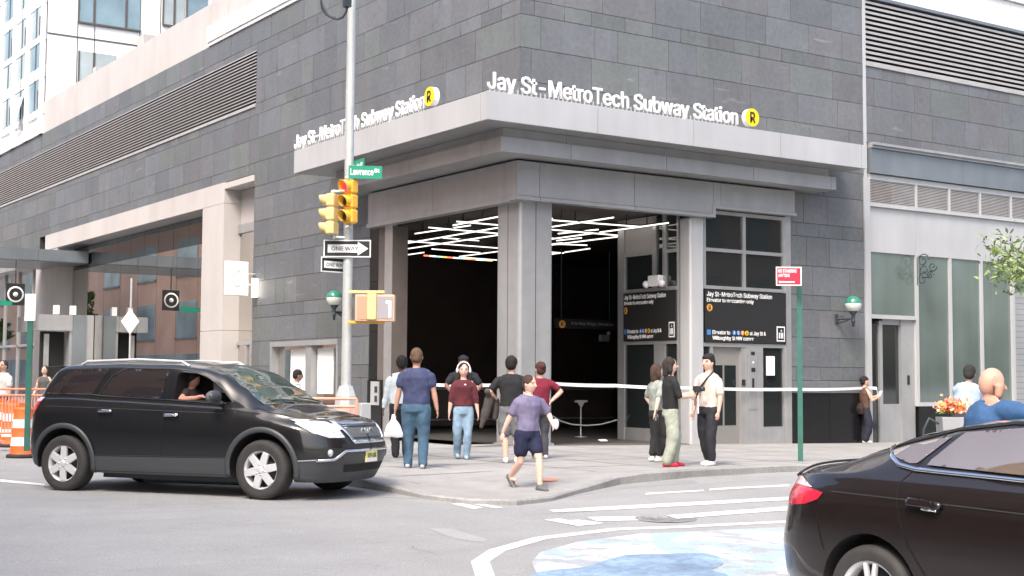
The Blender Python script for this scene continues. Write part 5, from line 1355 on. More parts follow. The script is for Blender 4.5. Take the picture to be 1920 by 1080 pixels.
front2 = [(.2, 2.25), (.4, 2.38), (.6, 2.42), (.75, 2.36), (.9, 2.15)]
F2 = Car('saloon_car', 'glossy dark brown-black saloon cut off by the right edge in the foreground', (-8.52, -19.35, GZ2), R(-88), TF, -1.6, 1.5, rear2, front2, 3.1, 2.6, 'carpaint2', [], .40)
for x in (-1.425, 1.425):
    for s in (-1, 1): arch_cut(F2, x, .36, .395, .55 * s, 1.2 * s)
F2.finish()
for sd_ in (-1, 1):
    qw = [(-1.410, 1.275), (-1.350, 1.240), (-1.200, 1.205), (-1.140, 1.210), (-0.960, 1.380), (-1.100, 1.355), (-1.270, 1.315)]
    F2.patch('quarter_window', 'carglass2', qw, off=.004, side=sd_, step=.04) if False else None
MT['carglass2'] = mat('reflective_car_glass', (.13, .10, .08), .02, spec=.9, ior=2.1)  # tan base colour stands in for brown street fronts reflected in the glass
for sd_ in (-1, 1):
    F2.patch('quarter_window', 'carglass2', qw, off=.006, side=sd_, step=.02)
    F2.patch('rear_door_window', 'carglass2', [(-1.050, 1.200), (-1.035, 1.230), (-0.865, 1.405), (-0.450, 1.445), (-0.270, 1.450), (-0.250, 1.175)], off=.013, side=sd_, step=.025)
    F2.patch('front_door_window', 'carglass2', [(-0.180, 1.170), (-0.200, 1.450), (0.100, 1.435), (0.400, 1.380), (0.780, 1.160), (0.730, 1.135)], off=.013, side=sd_, step=.025)
    F2.strip('window_trim', 'chrome', [(-1.450, 1.295), (-1.390, 1.245), (-1.270, 1.190), (-1.130, 1.170), (-0.550, 1.155), (0.050, 1.135), (0.800, 1.095)], .022, off=.012, side=sd_, thick=.008)
    F2.strip('roof_trim', 'seam', [(-1.450, 1.300), (-1.250, 1.350), (-0.950, 1.425), (-0.550, 1.475), (0.050, 1.480), (0.400, 1.410)], .018, off=.006, side=sd_)
    F2.strip('door_seam', 'seam', [(-1.0, 1.45), (-1.13, 1.19), (-1.22, 1.08), (-1.20, .95), (-1.12, .72), (-.95, .50), (-.92, .30)], .009, off=.003, side=sd_)
    F2.strip('door_seam', 'seam', [(-.20, 1.46), (-.14, 1.13), (-.02, .8), (-.03, .30)], .009, off=.003, side=sd_)
    F2.strip('bumper_seam', 'seam', [(-1.88, .90), (-1.84, .74), (-1.80, .62)], .008, off=.003, side=sd_)
    F2.patch('fuel_cap', 'carpaint2', [(-1.45, .80), (-1.45, .95), (-1.30, .95), (-1.30, .80)], off=.0025, side=sd_) if False else None
    F2.patch('door_handle', 'carpaint2', [(-1.10, .955), (-1.11, .98), (-1.09, 1.0), (-.86, .985), (-.85, .965), (-.87, .945)], off=.03, side=sd_, thick=.025, step=.03)
    F2.patch('handle_trim', 'chrome', [(-.99, .935), (-.99, .95), (-.88, .945), (-.88, .93)], off=.035, side=sd_, thick=.006, step=.03)
    F2.strip('crease_line', 'rim_dark', [(-1.75, 1.0), (-1.2, .99), (-.6, .975), (.3, .95), (1.0, .93)], .008, off=.004, side=sd_)
    F2.patch('tail_lamp', 'tail_red', [(-2.33, .90), (-2.36, 1.0), (-2.30, 1.04), (-2.05, 1.02), (-1.82, .985), (-1.86, .94), (-1.98, .90), (-2.15, .88)], off=.007, side=sd_, step=.025)
    F2.patch('tail_lamp_top', 'tail_clear', [(-2.33, 1.02), (-2.28, 1.065), (-2.12, 1.07), (-1.93, 1.01), (-2.08, 1.015)], off=.010, side=sd_, step=.025)
    F2.strip('sill_trim', 'rim_dark', [(-.98, .30), (1.0, .29)], .02, off=.006, side=sd_)
F2.patch('rear_window', 'carglass', [(-1.72, -.56), (-1.72, .56), (-1.05, .54), (-1.05, -.54)], mode='top', off=.004, step=.08)
F2.patch('windscreen', 'windscreen', [(.62, -.56), (.62, .56), (1.35, .66), (1.35, -.66)], mode='top', off=.004, step=.08)
F2.strip('boot_lip', 'rim_dark', [(-2.28, -.6), (-2.30, 0), (-2.28, .6)], .03, mode='top', off=.02, thick=.015)
for x in (-1.425, 1.425):
    for sd_ in (-1, 1): wheel(F2.t, (x, .815 * sd_, .345), .338, .225, sd_, 5, .236, split=True, rot=.33)
# ================================================================== people
MT['skin'] = mat('skin', (.5, .3, .2), .55, attr=True)
MT['cloth'] = {}
def cloth(name, col, nzv=.17):
    if name not in MT['cloth']: MT['cloth'][name] = mat(name, col, .85, nz=[(6, nzv), (45, nzv * .7)], bump=(60, .25, .002))
    return MT['cloth'][name]
def two_bone(a, b, l1, l2, hint):
    d = b - a; L = min(d.length, (l1 + l2) * .999); d = d.normalized(); x = (l1 * l1 - l2 * l2 + L * L) / (2 * L); h = math.sqrt(max(l1 * l1 - x * x, 0))
    n = (hint - d * hint.dot(d)); n = n.normalized() if n.length > 1e-5 else Vector((1, 0, 0))
    return a + d * x + n * h, a + d * L
PENDING = []
class Blob:
    """closed tapered pieces that a voxel remesh fuses to one continuous surface"""
    def __init__(s): s.mb = MB()
    def cap(s, a, b, r0, r1, n=12):
        a, b = Vector(a), Vector(b); d = b - a; L = d.length or 1e-6; t = d / L; o = t.orthogonal().normalized(); q = t.cross(o); rings = []
        for k in range(4): an = math.pi / 2 * (1 - k / 4); rings.append((a - t * r0 * math.sin(an), r0 * math.cos(an) + 1e-4))
        rings.append((a, r0)); rings.append((b, r1))
        for k in range(1, 5): an = math.pi / 2 * k / 4; rings.append((b + t * r1 * math.sin(an), r1 * math.cos(an) + 1e-4))
        s.mb.ring_tube([[c + (o * math.cos(j * 2 * math.pi / n) + q * math.sin(j * 2 * math.pi / n)) * r for j in range(n)] for c, r in rings], True); return s
    def chain(s, pts, rs):
        for i in range(len(pts) - 1): s.cap(pts[i], pts[i + 1], rs[i], rs[i + 1])
        return s
    def loft(s, secs, n=20):
        """secs: centre, forward axis, side axis, rx, ry"""
        s.mb.ring_tube([[Vector(c) + f * (rx * math.cos(j * 2 * math.pi / n)) + sd * (ry * math.sin(j * 2 * math.pi / n)) for j in range(n)] for c, f, sd, rx, ry in secs], True); return s
    def ball(s, o, r, n=16, M=None): s.mb.ball(o, r, n, M=M); return s
    def build(s, name, m, parent, vox=.011, smooth=2, wrinkle=0, post=None):
        me = s.mb.mesh(name); bm = bmesh.new(); bm.from_mesh(me); bmesh.ops.remove_doubles(bm, verts=bm.verts, dist=1e-5); bmesh.ops.recalc_face_normals(bm, faces=bm.faces); bm.to_mesh(me); bm.free()
        me.materials.append(m); o = link(name, me, parent)
        r = o.modifiers.new('r', 'REMESH'); r.mode = 'VOXEL'; r.voxel_size = vox; r.use_smooth_shade = True
        sm = o.modifiers.new('s', 'SMOOTH'); sm.factor = .5; sm.iterations = smooth
        PENDING.append((o, m, wrinkle, post))
        return o
def flush():
    """fuse all pieces at once, then wrinkle and colour them"""
    dg = bpy.context.evaluated_depsgraph_get(); dg.update()
    done = [(o, bpy.data.meshes.new_from_object(o.evaluated_get(dg), depsgraph=dg)) for o, *_ in PENDING]
    for (o, me), (_, m, wrinkle, post) in zip(done, PENDING):
        o.modifiers.clear(); o.data = me
        if wrinkle:
            for v in o.data.vertices:
                c = v.co; w_ = mnoise.noise(Vector((c.x * 9, c.y * 9, c.z * 5))) + .5 * mnoise.noise(Vector((c.x * 20, c.y * 20, c.z * 13))); v.co = c + v.normal * w_ * wrinkle
        o.data.materials.clear(); o.data.materials.append(m)
        for p in o.data.polygons: p.use_smooth = True
        if post: post(o.data)
def person(label, pos, face, H, top, bottom, skin=(.50, .30, .21), hair=(.02, .015, .012), hairstyle='short', lean=(0, 0), feet=None, hands=None, elbows=None, shoes=(.6, .6, .58), sleeve=.45, leglen=1.0, legw=1.0, bulk=1.0, head_turn=0, head_tilt=0, shoe_h=0, hip_drop=0, skirt=False, hat=None, fem=False, tuck=0, neckline=None, socks=None, group=None, toes=(0, 0)):
    """face: heading in degrees (ccw from +X). Local: +x forward, +y the person's left. feet/hands in metres, local"""
    t = thing('person', label, 'person', pos, R(face), group)
    V = Vector; fx, sy = V((1, 0, 0)), V((0, 1, 0))
    hipz = (.525 - hip_drop) * H
    pel = V((0, 0, hipz)); up = V((lean[0], lean[1], 1)).normalized(); sh_c = pel + up * .295 * H; fwd = (fx - up * fx.dot(up)).normalized(); lat = up.cross(fwd)
    hw = (.125 if fem else .138) * H * (.93 + .07 * bulk); hipw = .055 * H
    shL, shR = sh_c + lat * hw * .74 - up * .012 * H, sh_c - lat * hw * .74 - up * .012 * H
    nk = sh_c + up * .025 * H; hd_up = (up * .7 + V((math.sin(R(head_tilt)), 0, 1)) * .6).normalized(); hd = nk + hd_up * .095 * H
    hf = Matrix.Rotation(R(head_turn), 3, 'Z') @ V((math.cos(R(head_tilt)), 0, -math.sin(R(head_tilt)))); hs = hd_up.cross(hf).normalized(); hf = hs.cross(hd_up).normalized(); HM = Matrix((hf, hs, hd_up)).transposed()
    feet = feet or [(0, .09), (0, -.09)]
    hands = hands or [(.05, .24, .80 * H * .58), (.05, -.24, .80 * H * .58)]
    hr = .069 * H
    ank = []; knee = []
    for i, (s_, f) in enumerate(zip((1, -1), feet)):
        z = (f[2] if len(f) > 2 else 0); a = V((f[0] - .03, f[1], .055 + z)); hp = pel + V((0, s_ * hipw, -.02 * H)); k, e = two_bone(hp, a, .240 * H, .240 * H, V((1, s_ * .12, 0))); knee.append(k); ank.append(e)
    elb = []; wr = []
    elbows = elbows or [(-1, .3, -.2), (-1, -.3, -.2)]
    for sh, h, hint in zip((shL, shR), hands, elbows):
        if h == 'ear': h = hd + HM @ (Vector((.35, -1.55, -1.35)) * hr)
        e, wv = two_bone(sh, V(h), .172 * H, .150 * H, V(hint)); elb.append(e); wr.append(wv)
    # ---- body
    b = Blob(); bk = bulk
    T_ = [(pel - up * .045 * H, .050, .082), (pel + up * .02 * H, .060 * (1.05 if fem else 1), .094), (pel + up * .09 * H, .054, .078 if fem else .086), (pel + up * .17 * H, .060, .088 if fem else .095), (pel + up * .235 * H, .066, .100), (sh_c - up * .01 * H, .052, .098), (sh_c + up * .02 * H, .034, .058)]
    b.loft([(c, fwd, lat, rx * H * bk, ry * H * (.5 + .5 * bk)) for c, rx, ry in T_])
    b.cap(sh_c, nk + hd_up * .05 * H, .034 * H, .031 * H)
    for i, s_ in enumerate((1, -1)):
        sh = (shL, shR)[i]; b.chain([sh - lat * s_ * .02 * H - up * .008 * H, sh + (elb[i] - sh) * .3, elb[i], elb[i] + (wr[i] - elb[i]) * .3, wr[i]], [.034 * H, .031 * H * bk, .023 * H, .025 * H, .0155 * H])
        f = feet[i]; hp = pel + V((0, s_ * hipw, -.02 * H))
        b.chain([hp, hp + (knee[i] - hp) * .35, knee[i], knee[i] + (ank[i] - knee[i]) * .33, ank[i]], [.052 * H * bk, .049 * H * bk, .031 * H, .034 * H, .021 * H])
        # hand: palm, four bent fingers, thumb leaving the side of the palm
        d = (wr[i] - elb[i]).normalized(); d2 = (d + V((.15, 0, -.25))).normalized(); pn = lat * s_; wd_ = d2.cross(pn).normalized()
        c0 = wr[i] + d * .01; b.loft([(c0, pn, wd_, .012, .024), (c0 + d2 * .04, pn, wd_, .015, .038), (c0 + d2 * .085, pn, wd_, .013, .040)], 12)
        for k in range(4):
            o_ = c0 + d2 * .08 + wd_ * (-.030 + .020 * k); L = (.030, .035, .033, .026)[k]; q1 = o_ + (d2 * .95 - pn * .2) * L; q2 = q1 + (d2 * .7 - pn * .7).normalized() * L * .8; b.chain([o_, q1, q2], [.0095, .009, .008])
        o_ = c0 + d2 * .03 + wd_ * (.032 if wd_.x > 0 else -.032); b.chain([o_, o_ + (wd_ * (1 if wd_.x > 0 else -1) * .7 + d2 * .8) * .03, o_ + (wd_ * (1 if wd_.x > 0 else -1) * .5 + d2 * 1.3) * .045], [.012, .010, .0085])
        ft = ank[i]; b.chain([ft, ft + V((.02, 0, -.02)), ft + V((.13, 0, -.025))], [.021 * H, .02 * H, .018 * H])
    # head
    b.ball(hd, (hr * .90, hr * .74, hr * 1.08), 20, HM); b.ball(hd + HM @ V((.22 * hr, 0, -.42 * hr)), (hr * .60, hr * .56, hr * .66), 16, HM); b.ball(hd + HM @ V((.42 * hr, 0, -.82 * hr)), (hr * .26, hr * .30, hr * .20), 12, HM)
    b.chain([hd + HM @ V((.84 * hr, 0, .12 * hr)), hd + HM @ V((1.06 * hr, 0, -.22 * hr))], [.07 * hr, .13 * hr])
    for s_ in (-1, 1): b.ball(hd + HM @ V((-.02 * hr, s_ * .76 * hr, -.08 * hr)), (.15 * hr, .07 * hr, .24 * hr), 10, HM); b.ball(hd + HM @ V((.62 * hr, s_ * .34 * hr, -.28 * hr)), (.2 * hr, .2 * hr, .2 * hr), 10, HM)
    b.ball(hd + HM @ V((.80 * hr, 0, -.56 * hr)), (.13 * hr, .24 * hr, .10 * hr), 10, HM); b.ball(hd + HM @ V((.74 * hr, 0, .26 * hr)), (.12 * hr, .46 * hr, .10 * hr), 10, HM)
    def paint_face(me):
        at = me.attributes.new('Col', 'FLOAT_COLOR', 'POINT'); IM = HM.transposed(); cols = []
        for v in me.vertices:
            q = IM @ (v.co - hd) / hr; c = skin
            if q.x > .55 and abs(q.z) < 1.2:
                if abs(abs(q.y) - .33) < .14 and abs(q.z - .06) < .07: c = (.06, .04, .035)
                elif abs(abs(q.y) - .34) < .20 and abs(q.z - .27) < .05: c = tuple(x * .6 + .01 for x in hair)
                elif abs(q.y) < .24 and abs(q.z + .56) < .07: c = (skin[0] * .85, skin[1] * .45, skin[2] * .45)
            cols += [c[0], c[1], c[2], 1]
        at.data.foreach_set('color', cols)
    b.build('body', MT['skin'], t, .0095, 1, post=paint_face)
    # ---- shirt
    cm = cloth('cloth_%s' % '_'.join('%d' % int(x * 255) for x in top), top)
    s = Blob(); z0 = -.055 if tuck == 0 else .03
    g = .010 * H
    ST = [(pel + up * z0 * H, .062, .094), (pel + up * .05 * H, .062, .092 if fem else .096), (pel + up * .10 * H, .060, .085 if fem else .094), (pel + up * .17 * H, .066, .094 if fem else .102), (pel + up * .235 * H, .071, .105), (sh_c - up * .012 * H, .056, .092), (sh_c + up * .008 * H, .046, .072), (sh_c + up * (.024 if neckline is None else .012) * H, .037 if neckline is None else .045, .060)]
    s.loft([(c, fwd, lat, rx * H * bk + g, ry * H * (.5 + .5 * bk) + g) for c, rx, ry in ST])
    for i, s_ in enumerate((1, -1)):
        if sleeve <= 0: continue
        sh = (shL, shR)[i]; p0 = sh - lat * s_ * .025 * H - up * .006 * H
        if sleeve < 1:
            e = sh + (elb[i] - sh) * (sleeve * 1.5 if sleeve < .66 else 1); s.chain([p0, sh + (elb[i] - sh) * .25, e], [.038 * H, .038 * H * bk, .036 * H * bk])
            if sleeve >= .66: s.cap(elb[i], elb[i] + (wr[i] - elb[i]) * (sleeve - .6), .030 * H, .030 * H)
        else: s.chain([p0, sh + (elb[i] - sh) * .3, elb[i], wr[i] - (wr[i] - elb[i]).normalized() * .02], [.038 * H, .041 * H * bk, .033 * H, .025 * H])
    s.build('shirt', cm, t, .016, 1, .013)
    # ---- trousers, shorts or skirt
    bmx = cloth('cloth_%s' % '_'.join('%d' % int(x * 255) for x in bottom), bottom)
    p = Blob(); p.loft([(pel + up * .045 * H, fwd, lat, .060 * H * bk + g * .6, .090 * H * (.5 + .5 * bk) + g * .6), (pel, fwd, lat, .068 * H * bk + g * .6, .098 * H * (.5 + .5 * bk) + g * .6), (pel - up * .05 * H, fwd, lat, .066 * H * bk + g, .100 * H * (.5 + .5 * bk) + g), (pel - V((0, 0, .085 * H)), fwd, lat, .045 * H, .075 * H)])
    for i, s_ in enumerate((1, -1)):
        hp = pel + V((0, s_ * hipw, -.02 * H))
        if leglen < .5: e = hp + (knee[i] - hp) * (leglen * 2); p.chain([hp, (hp + e) / 2, e], [.060 * H * bk, .058 * H * bk * legw, .052 * H * bk * legw])
        else:
            e = knee[i] + (ank[i] - knee[i]) * min(1, (leglen - .5) * 2.0)
            lw = legw; p.chain([hp, hp + (knee[i] - hp) * .4, knee[i], (knee[i] + e) / 2, e + V((0, 0, .01))], [.060 * H * bk, .054 * H * bk * (.6 + .4 * lw), .040 * H * lw, .038 * H * lw, .032 * H * lw])
    if skirt: p.loft([(pel, fx, sy, .075 * H, .10 * H), (V((0, 0, .30 * H)), fx, sy, .10 * H, .115 * H), (V((0, 0, .12 * H)), fx, sy, .12 * H, .13 * H)])
    p.build('skirt' if skirt else ('shorts' if leglen < .5 else 'trousers'), bmx, t, .016, 1, .014)
    # ---- shoes
    for i in range(2):
        f = V(ank[i]); z = f.z - .055; q = Blob(); tw = R(toes[i]); dx = V((math.cos(tw), math.sin(tw), 0)); pt = (feet[i][3] if len(feet[i]) > 3 else 0); dx = V((dx.x * math.cos(pt), dx.y * math.cos(pt), -math.sin(pt)))
        q.chain([f - dx * .045 + V((0, 0, -.02)), f + dx * .05 + V((0, 0, -.022)), f + dx * .15 + V((0, 0, -.032))], [.040, .042, .034]); q.cap(f + V((0, 0, .01 + shoe_h)), f + V((0, 0, -.02)), .042, .044)
        q.build('shoe', cloth('shoe_%s' % '_'.join('%d' % int(x * 255) for x in shoes), shoes, .05), t, .013, 1)
        if socks: Blob().cap(f + V((0, 0, .0)), f + (knee[i] - f) * .32, .030, .038).build('sock', cloth('sock_dark', socks), t, .012, 1)
    # ---- hair
    hm = cloth('hair_%s' % '_'.join('%d' % int(x * 255) for x in hair), hair, .3)
    q = Blob(); W = lambda x, y, z: hd + HM @ V((x * hr, y * hr, z * hr))
    if hairstyle != 'bald':
        q.ball(W(-.14, 0, .26), (hr * .90, hr * .83, hr * .94), 18, HM); q.ball(W(-.36, 0, -.12), (hr * .66, hr * .78, hr * .80), 16, HM)
    if hairstyle == 'mop': q.ball(W(.30, 0, .62), (hr * .62, hr * .72, hr * .50), 14, HM); q.ball(W(-.1, 0, .75), (hr * .8, hr * .80, hr * .5), 14, HM)
    if hairstyle == 'bun': q.ball(W(-.92, 0, .40), (hr * .42,) * 3, 12, HM)
    if hairstyle == 'long':
        for s_ in (-1, 1): q.chain([W(-.1, s_ * .66, .2), W(-.05, s_ * .84, -.9), W(.05, s_ * .95, -2.1), W(.1, s_ * .9, -3.0)], [hr * .34, hr * .36, hr * .34, hr * .16])
        q.chain([W(-.5, 0, .0), W(-.66, 0, -1.4), W(-.6, 0, -2.8)], [hr * .7, hr * .7, hr * .4])
    if hairstyle == 'bob':
        for s_ in (-1, 1): q.chain([W(-.1, s_ * .6, .3), W(-.12, s_ * .78, -.7), W(-.1, s_ * .70, -1.25)], [hr * .34, hr * .34, hr * .18])
        q.chain([W(-.45, 0, .1), W(-.55, 0, -1.2)], [hr * .72, hr * .5])
    if hairstyle == 'shaved': q = Blob(); q.ball(W(-.10, 0, .20), (hr * .84, hr * .765, hr * .92), 18, HM); q.ball(W(-.30, 0, -.20), (hr * .66, hr * .70, hr * .66), 14, HM)
    if hairstyle != 'bald': q.build('hair', hm, t, .013, 1, .010)
    if hat:
        q = Blob(); q.ball(W(-.05, 0, .52), (hr * .98, hr * .92, hr * .62), 18, HM); q.loft([(W(.2, 0, .40), hf, hs, hr * 1.05, hr * .70), (W(.3, 0, .33), hf, hs, hr * 1.15, hr * .72)])
        q.build('cap', cloth('cap_cloth', hat), t, .010, 1)
    t['_'] = 0; del t['_']
    return dict(t=t, hd=hd, hr=hr, HM=HM, wr=wr, elb=elb, sh=(shL, shR), pel=pel, up=up, fwd=fwd, lat=lat, H=H, shc=sh_c)
def local(px, py, pos, face, D):
    """photo point at depth D, in a person's local frame"""
    q = PD(px, py, D) - Vector(pos); a = -R(face); return Vector((q.x * math.cos(a) - q.y * math.sin(a), q.x * math.sin(a) + q.y * math.cos(a), q.z))
def foot(px, py, z=0):
    p = G(px, py, z); p.z = walk_z(p.x, p.y); p = G(px, py, p.z); p.z = walk_z(p.x, p.y) + .004; return p
TOCAM = math.degrees(math.atan2(-_fw.y, -_fw.x)); AWAY = TOCAM + 180; RIGHT = math.degrees(math.atan2(_rt.y, _rt.x)); LEFT = RIGHT + 180

# 1 man in blue polo seen from behind, bag in his left hand
P = foot(779, 878); H1 = 1.83
m1 = person('man in navy blue polo shirt and jeans, back to us, holding a white bag', P, AWAY - 4, H1, (.045, .055, .12), (.055, .11, .17), skin=(.52, .29, .21), hair=(.10, .06, .04), hairstyle='shaved', bulk=1.22, feet=[(.05, .12), (-.03, -.12)], hands=[(.05, .34, .86), (.06, -.33, .86)], elbows=[(-.4, 1, 0), (-.4, -1, 0)], legw=1.15, sleeve=.40, shoes=(.45, .45, .45))
def plastic_bag(label, hang, w_, h_, m='white'):
    t = thing('plastic_bag', label, 'bag', hang)
    b = Blob(); b.loft([(Vector((0, 0, -h_)), Vector((1, 0, 0)), Vector((0, 1, 0)), .07, w_ * .48), (Vector((0, 0, -h_ * .85)), Vector((1, 0, 0)), Vector((0, 1, 0)), .09, w_ * .5), (Vector((0, 0, -h_ * .5)), Vector((1, 0, 0)), Vector((0, 1, 0)), .07, w_ * .36), (Vector((0, 0, -h_ * .2)), Vector((1, 0, 0)), Vector((0, 1, 0)), .035, w_ * .12), (Vector((0, 0, .01)), Vector((1, 0, 0)), Vector((0, 1, 0)), .012, .03)])
    o = b.build('bag', MT[m] if isinstance(m, str) else m, t, .012, 1, .012); o.rotation_euler = (0, 0, R(RIGHT + 90)); return t
Dm = (P - CAM).dot(_fw); hp_ = PD(738, 778, Dm - .1); plastic_bag('white plastic bag hanging from the left hand of the man in navy blue', hp_, .30, .34)
# 2 man in pale shirt in front of him
P = foot(751, 858)
person('man in pale blue long-sleeved shirt half hidden behind the man in navy blue', P, AWAY + 12, 1.76, (.55, .62, .66), (.02, .02, .025), skin=(.14, .08, .055), hair=(.012, .01, .01), hairstyle='short', sleeve=1, bulk=1.1, hands=[(.05, .30, .86), (.1, -.28, .86)], shoes=(.02, .02, .02), legw=1.2)
# 3 officer inside the opening
P = G(866, 826, 0); P = Vector((.9, 2.9, .004)) if False else G(868, 833, 0); P.z = .006
person('officer in dark uniform and cap standing behind the tape in the left opening', P, TOCAM + 8, 1.86, (.012, .014, .02), (.012, .013, .018), skin=(.20, .10, .07), hair=(.01, .01, .01), hat=(.012, .013, .02), sleeve=.45, bulk=1.25, hands=[(.18, .20, 1.05), (.18, -.22, 1.05)], elbows=[(-.2, 1, -.1), (-.2, -1, -.1)], shoes=(.01, .01, .01), legw=1.2)
# 4 woman in maroon top
P = foot(868, 861)
m4 = person('woman with long dark hair in maroon top and light jeans, facing us and walking', P, TOCAM + 6, 1.63, (.095, .018, .025), (.22, .32, .42), skin=(.66, .42, .33), hair=(.022, .013, .010), hairstyle='long', fem=True, feet=[(.08, .05), (-.10, -.09, .02)], hands=[(.06, .26, .74), (.02, -.25, .76)], elbows=[(-.3, 1, 0), (-.3, -1, 0)], legw=1.15, sleeve=.86, tuck=1, shoes=(.30, .38, .45), head_tilt=0)
b = Blob(); b.loft([(m4['shc'] - m4['up'] * .085 * 1.63 + m4['fwd'] * .035, m4['fwd'], m4['lat'], .085, .085), (m4['shc'] - m4['up'] * .03 * 1.63 + m4['fwd'] * .03, m4['fwd'], m4['lat'], .085, .10), (m4['shc'] + m4['up'] * .005 * 1.63 + m4['fwd'] * .01, m4['fwd'], m4['lat'], .06, .09)]); b.build('undershirt', cloth('white_cotton', (.75, .72, .68)), m4['t'], .012, 1)
t = thing('headphones', 'white over-ear headphones worn by the woman in the maroon top', 'headphones', m4['t'].location, m4['t'].rotation_euler.z)
mb = MB(); Q = lambda x, y, z: m4['hd'] + m4['HM'] @ (Vector((x, y, z)) * m4['hr']); mb.tube([Q(0, math.cos(a) * 1.0, .1 + math.sin(a) * 1.18) for a in [R(180 * k / 12) for k in range(13)]], .012, 8).build('headband', 'white', t)
for s_ in (-1, 1): MB().ball(Q(0, s_ * .98, -.05), (.035, .025, .045), 12).build('ear_cup', 'white', t)
# 5 man in black shirt and grey shorts with a jacket over his arm
P = foot(958, 868)
m5 = person('man in black t-shirt and grey shorts, back to us, jacket over his arm', P, AWAY + 6, 1.74, (.016, .016, .018), (.13, .13, .14), skin=(.60, .38, .29), hair=(.012, .01, .01), hairstyle='short', bulk=1.05, hands=[(.14, .22, 1.02), (.15, -.16, 1.0)], elbows=[(-.5, .8, -.1), (-.5, -.8, 0)], leglen=.44, legw=1.2, sleeve=.5, shoes=(.75, .74, .72), socks=(.02, .02, .02), head_turn=-20)
t = thing('folded_jacket', 'dark grey-brown jacket hanging over the arm of the man in black', 'jacket', m5['t'].location, m5['t'].rotation_euler.z)
b = Blob(); e_, w_ = m5['elb'][0], m5['wr'][0]; b.chain([e_ + Vector((0, .03, 0)), w_ + Vector((0, .05, 0))], [.06, .055]); b.chain([(e_ + w_) / 2 + Vector((0, .06, 0)), (e_ + w_) / 2 + Vector((.0, .12, -.25)), (e_ + w_) / 2 + Vector((.0, .20, -.50))], [.075, .08, .035]); b.chain([w_ + Vector((0, .02, 0)), w_ + Vector((0, .03, -.28))], [.06, .05]); b.build('jacket', cloth('jacket_brown', (.06, .05, .045)), t, .013, 1, .012)
# 6 woman in maroon shirt with a bun, hand on hip
P = foot(1012, 860)
person('woman with brown bun in maroon t-shirt, hand on hip, standing beside the column', P, AWAY + 14, 1.66, (.17, .012, .03), (.05, .05, .06), skin=(.62, .40, .31), hair=(.06, .02, .015), hairstyle='bun', fem=True, bulk=1.05, hands=[(.05, .22, .86), (-.02, -.20, 1.0)], elbows=[(-.3, 1, 0), (.0, -1, .1)], sleeve=.42, shoes=(.6, .6, .6), legw=1.1, head_turn=12)
# 7 striding woman in purple-grey shirt
P = G(988, 916, -.12); P.z = -.14
m7 = person('woman in purple-grey t-shirt and navy shorts striding off the kerb towards us', P, RIGHT + 22 - 60, 1.59, (.17, .15, .24), (.012, .016, .045), skin=(.66, .43, .34), hair=(.05, .028, .02), hairstyle='short', fem=True, bulk=1.15, feet=[(.27, .05), (-.30, -.06, .10, .75)], hands=[(.24, .25, .92), (-.18, -.30, .76)], elbows=[(-.6, .8, -.2), (-.5, -.8, 0)], leglen=.31, legw=1.0, sleeve=.52, shoes=(.12, .12, .12), lean=(.07, 0), hip_drop=.022, head_turn=20, head_tilt=4)
m7['t'].rotation_euler.z = R(TOCAM + 34)
t = thing('paper_cup_bag', 'small crumpled white bag in the hand of the striding woman', 'bag', m7['t'].location, m7['t'].rotation_euler.z); t.name = 'paper_bag'
Blob().ball(m7['wr'][0] + Vector((.08, 0, -.01)), (.06, .055, .075)).build('bag', MT['white'], t, .012, 1, .014)
# 8 person in grey shirt, dark trousers
P = foot(1232, 866)
m8 = person('person in light grey t-shirt and black wide trousers half hidden behind the camera holder', P, RIGHT + 30, 1.63, (.26, .28, .26), (.02, .02, .021), skin=(.62, .42, .33), hair=(.06, .035, .025), hairstyle='bob', fem=True, hands=[(.1, .2, .88), (-.22, -.26, .84)], elbows=[(-.4, .8, 0), (-.9, -.4, 0)], legw=1.45, leglen=.88, sleeve=.55, shoes=(.65, .65, .62))
t = thing('umbrella', 'folded black umbrella hanging at the side of the person in light grey', 'umbrella', m8['t'].location, m8['t'].rotation_euler.z)
w_ = m8['wr'][1]; Blob().chain([w_ + Vector((0, -.02, -.02)), w_ + Vector((-.02, -.03, -.16)), w_ + Vector((-.02, -.03, -.45))], [.012, .055, .012]).build('canopy', MT['black'], t, .009, 1)
MB().tube([w_ + Vector((0, -.02, .04)), w_ + Vector((-.02, -.03, -.48))], .008, 8).build('shaft', 'iron', t)
# 9 person with camera
P = foot(1257, 875)
m9 = person('person in black t-shirt and pale green trousers holding up a camera, facing right', P, RIGHT + 6, 1.72, (.014, .014, .015), (.31, .33, .27), skin=(.64, .43, .34), hair=(.03, .022, .018), hairstyle='bob', feet=[(.10, .08), (-.04, -.09)], hands=[(.30, .08, 1.16), (.31, -.06, 1.12)], elbows=[(-.2, .6, -1), (-.2, -.6, -1)], legw=1.5, leglen=.96, sleeve=.62, shoes=(.42, .02, .05))
c_ = (m9['wr'][0] + m9['wr'][1]) / 2 + Vector((.13, 0, .05)); t = thing('camera', 'black handheld camera on a small grip held by the person in black', 'camera', m9['t'].location, m9['t'].rotation_euler.z)
o = MB().box(c_.x - .05, c_.x + .05, c_.y - .07, c_.y + .07, c_.z, c_.z + .10).build('camera_body', 'black', t); bevel(o, .01); MB().lathe([(0, .13), (.035, .13), (.04, .05), (0, .05)], c_ + Vector((0, 0, .05)), 'x', 20).build('lens', 'iron', t); MB().tube([c_ + Vector((-.02, 0, 0)), c_ + Vector((-.03, 0, -.22))], .016, 8).build('grip', 'plastic_grey', t)
MB().box(c_.x - .02, c_.x - .005, c_.y - .16, c_.y - .13, c_.z - .34, c_.z - .05).build('strap', 'white', t)
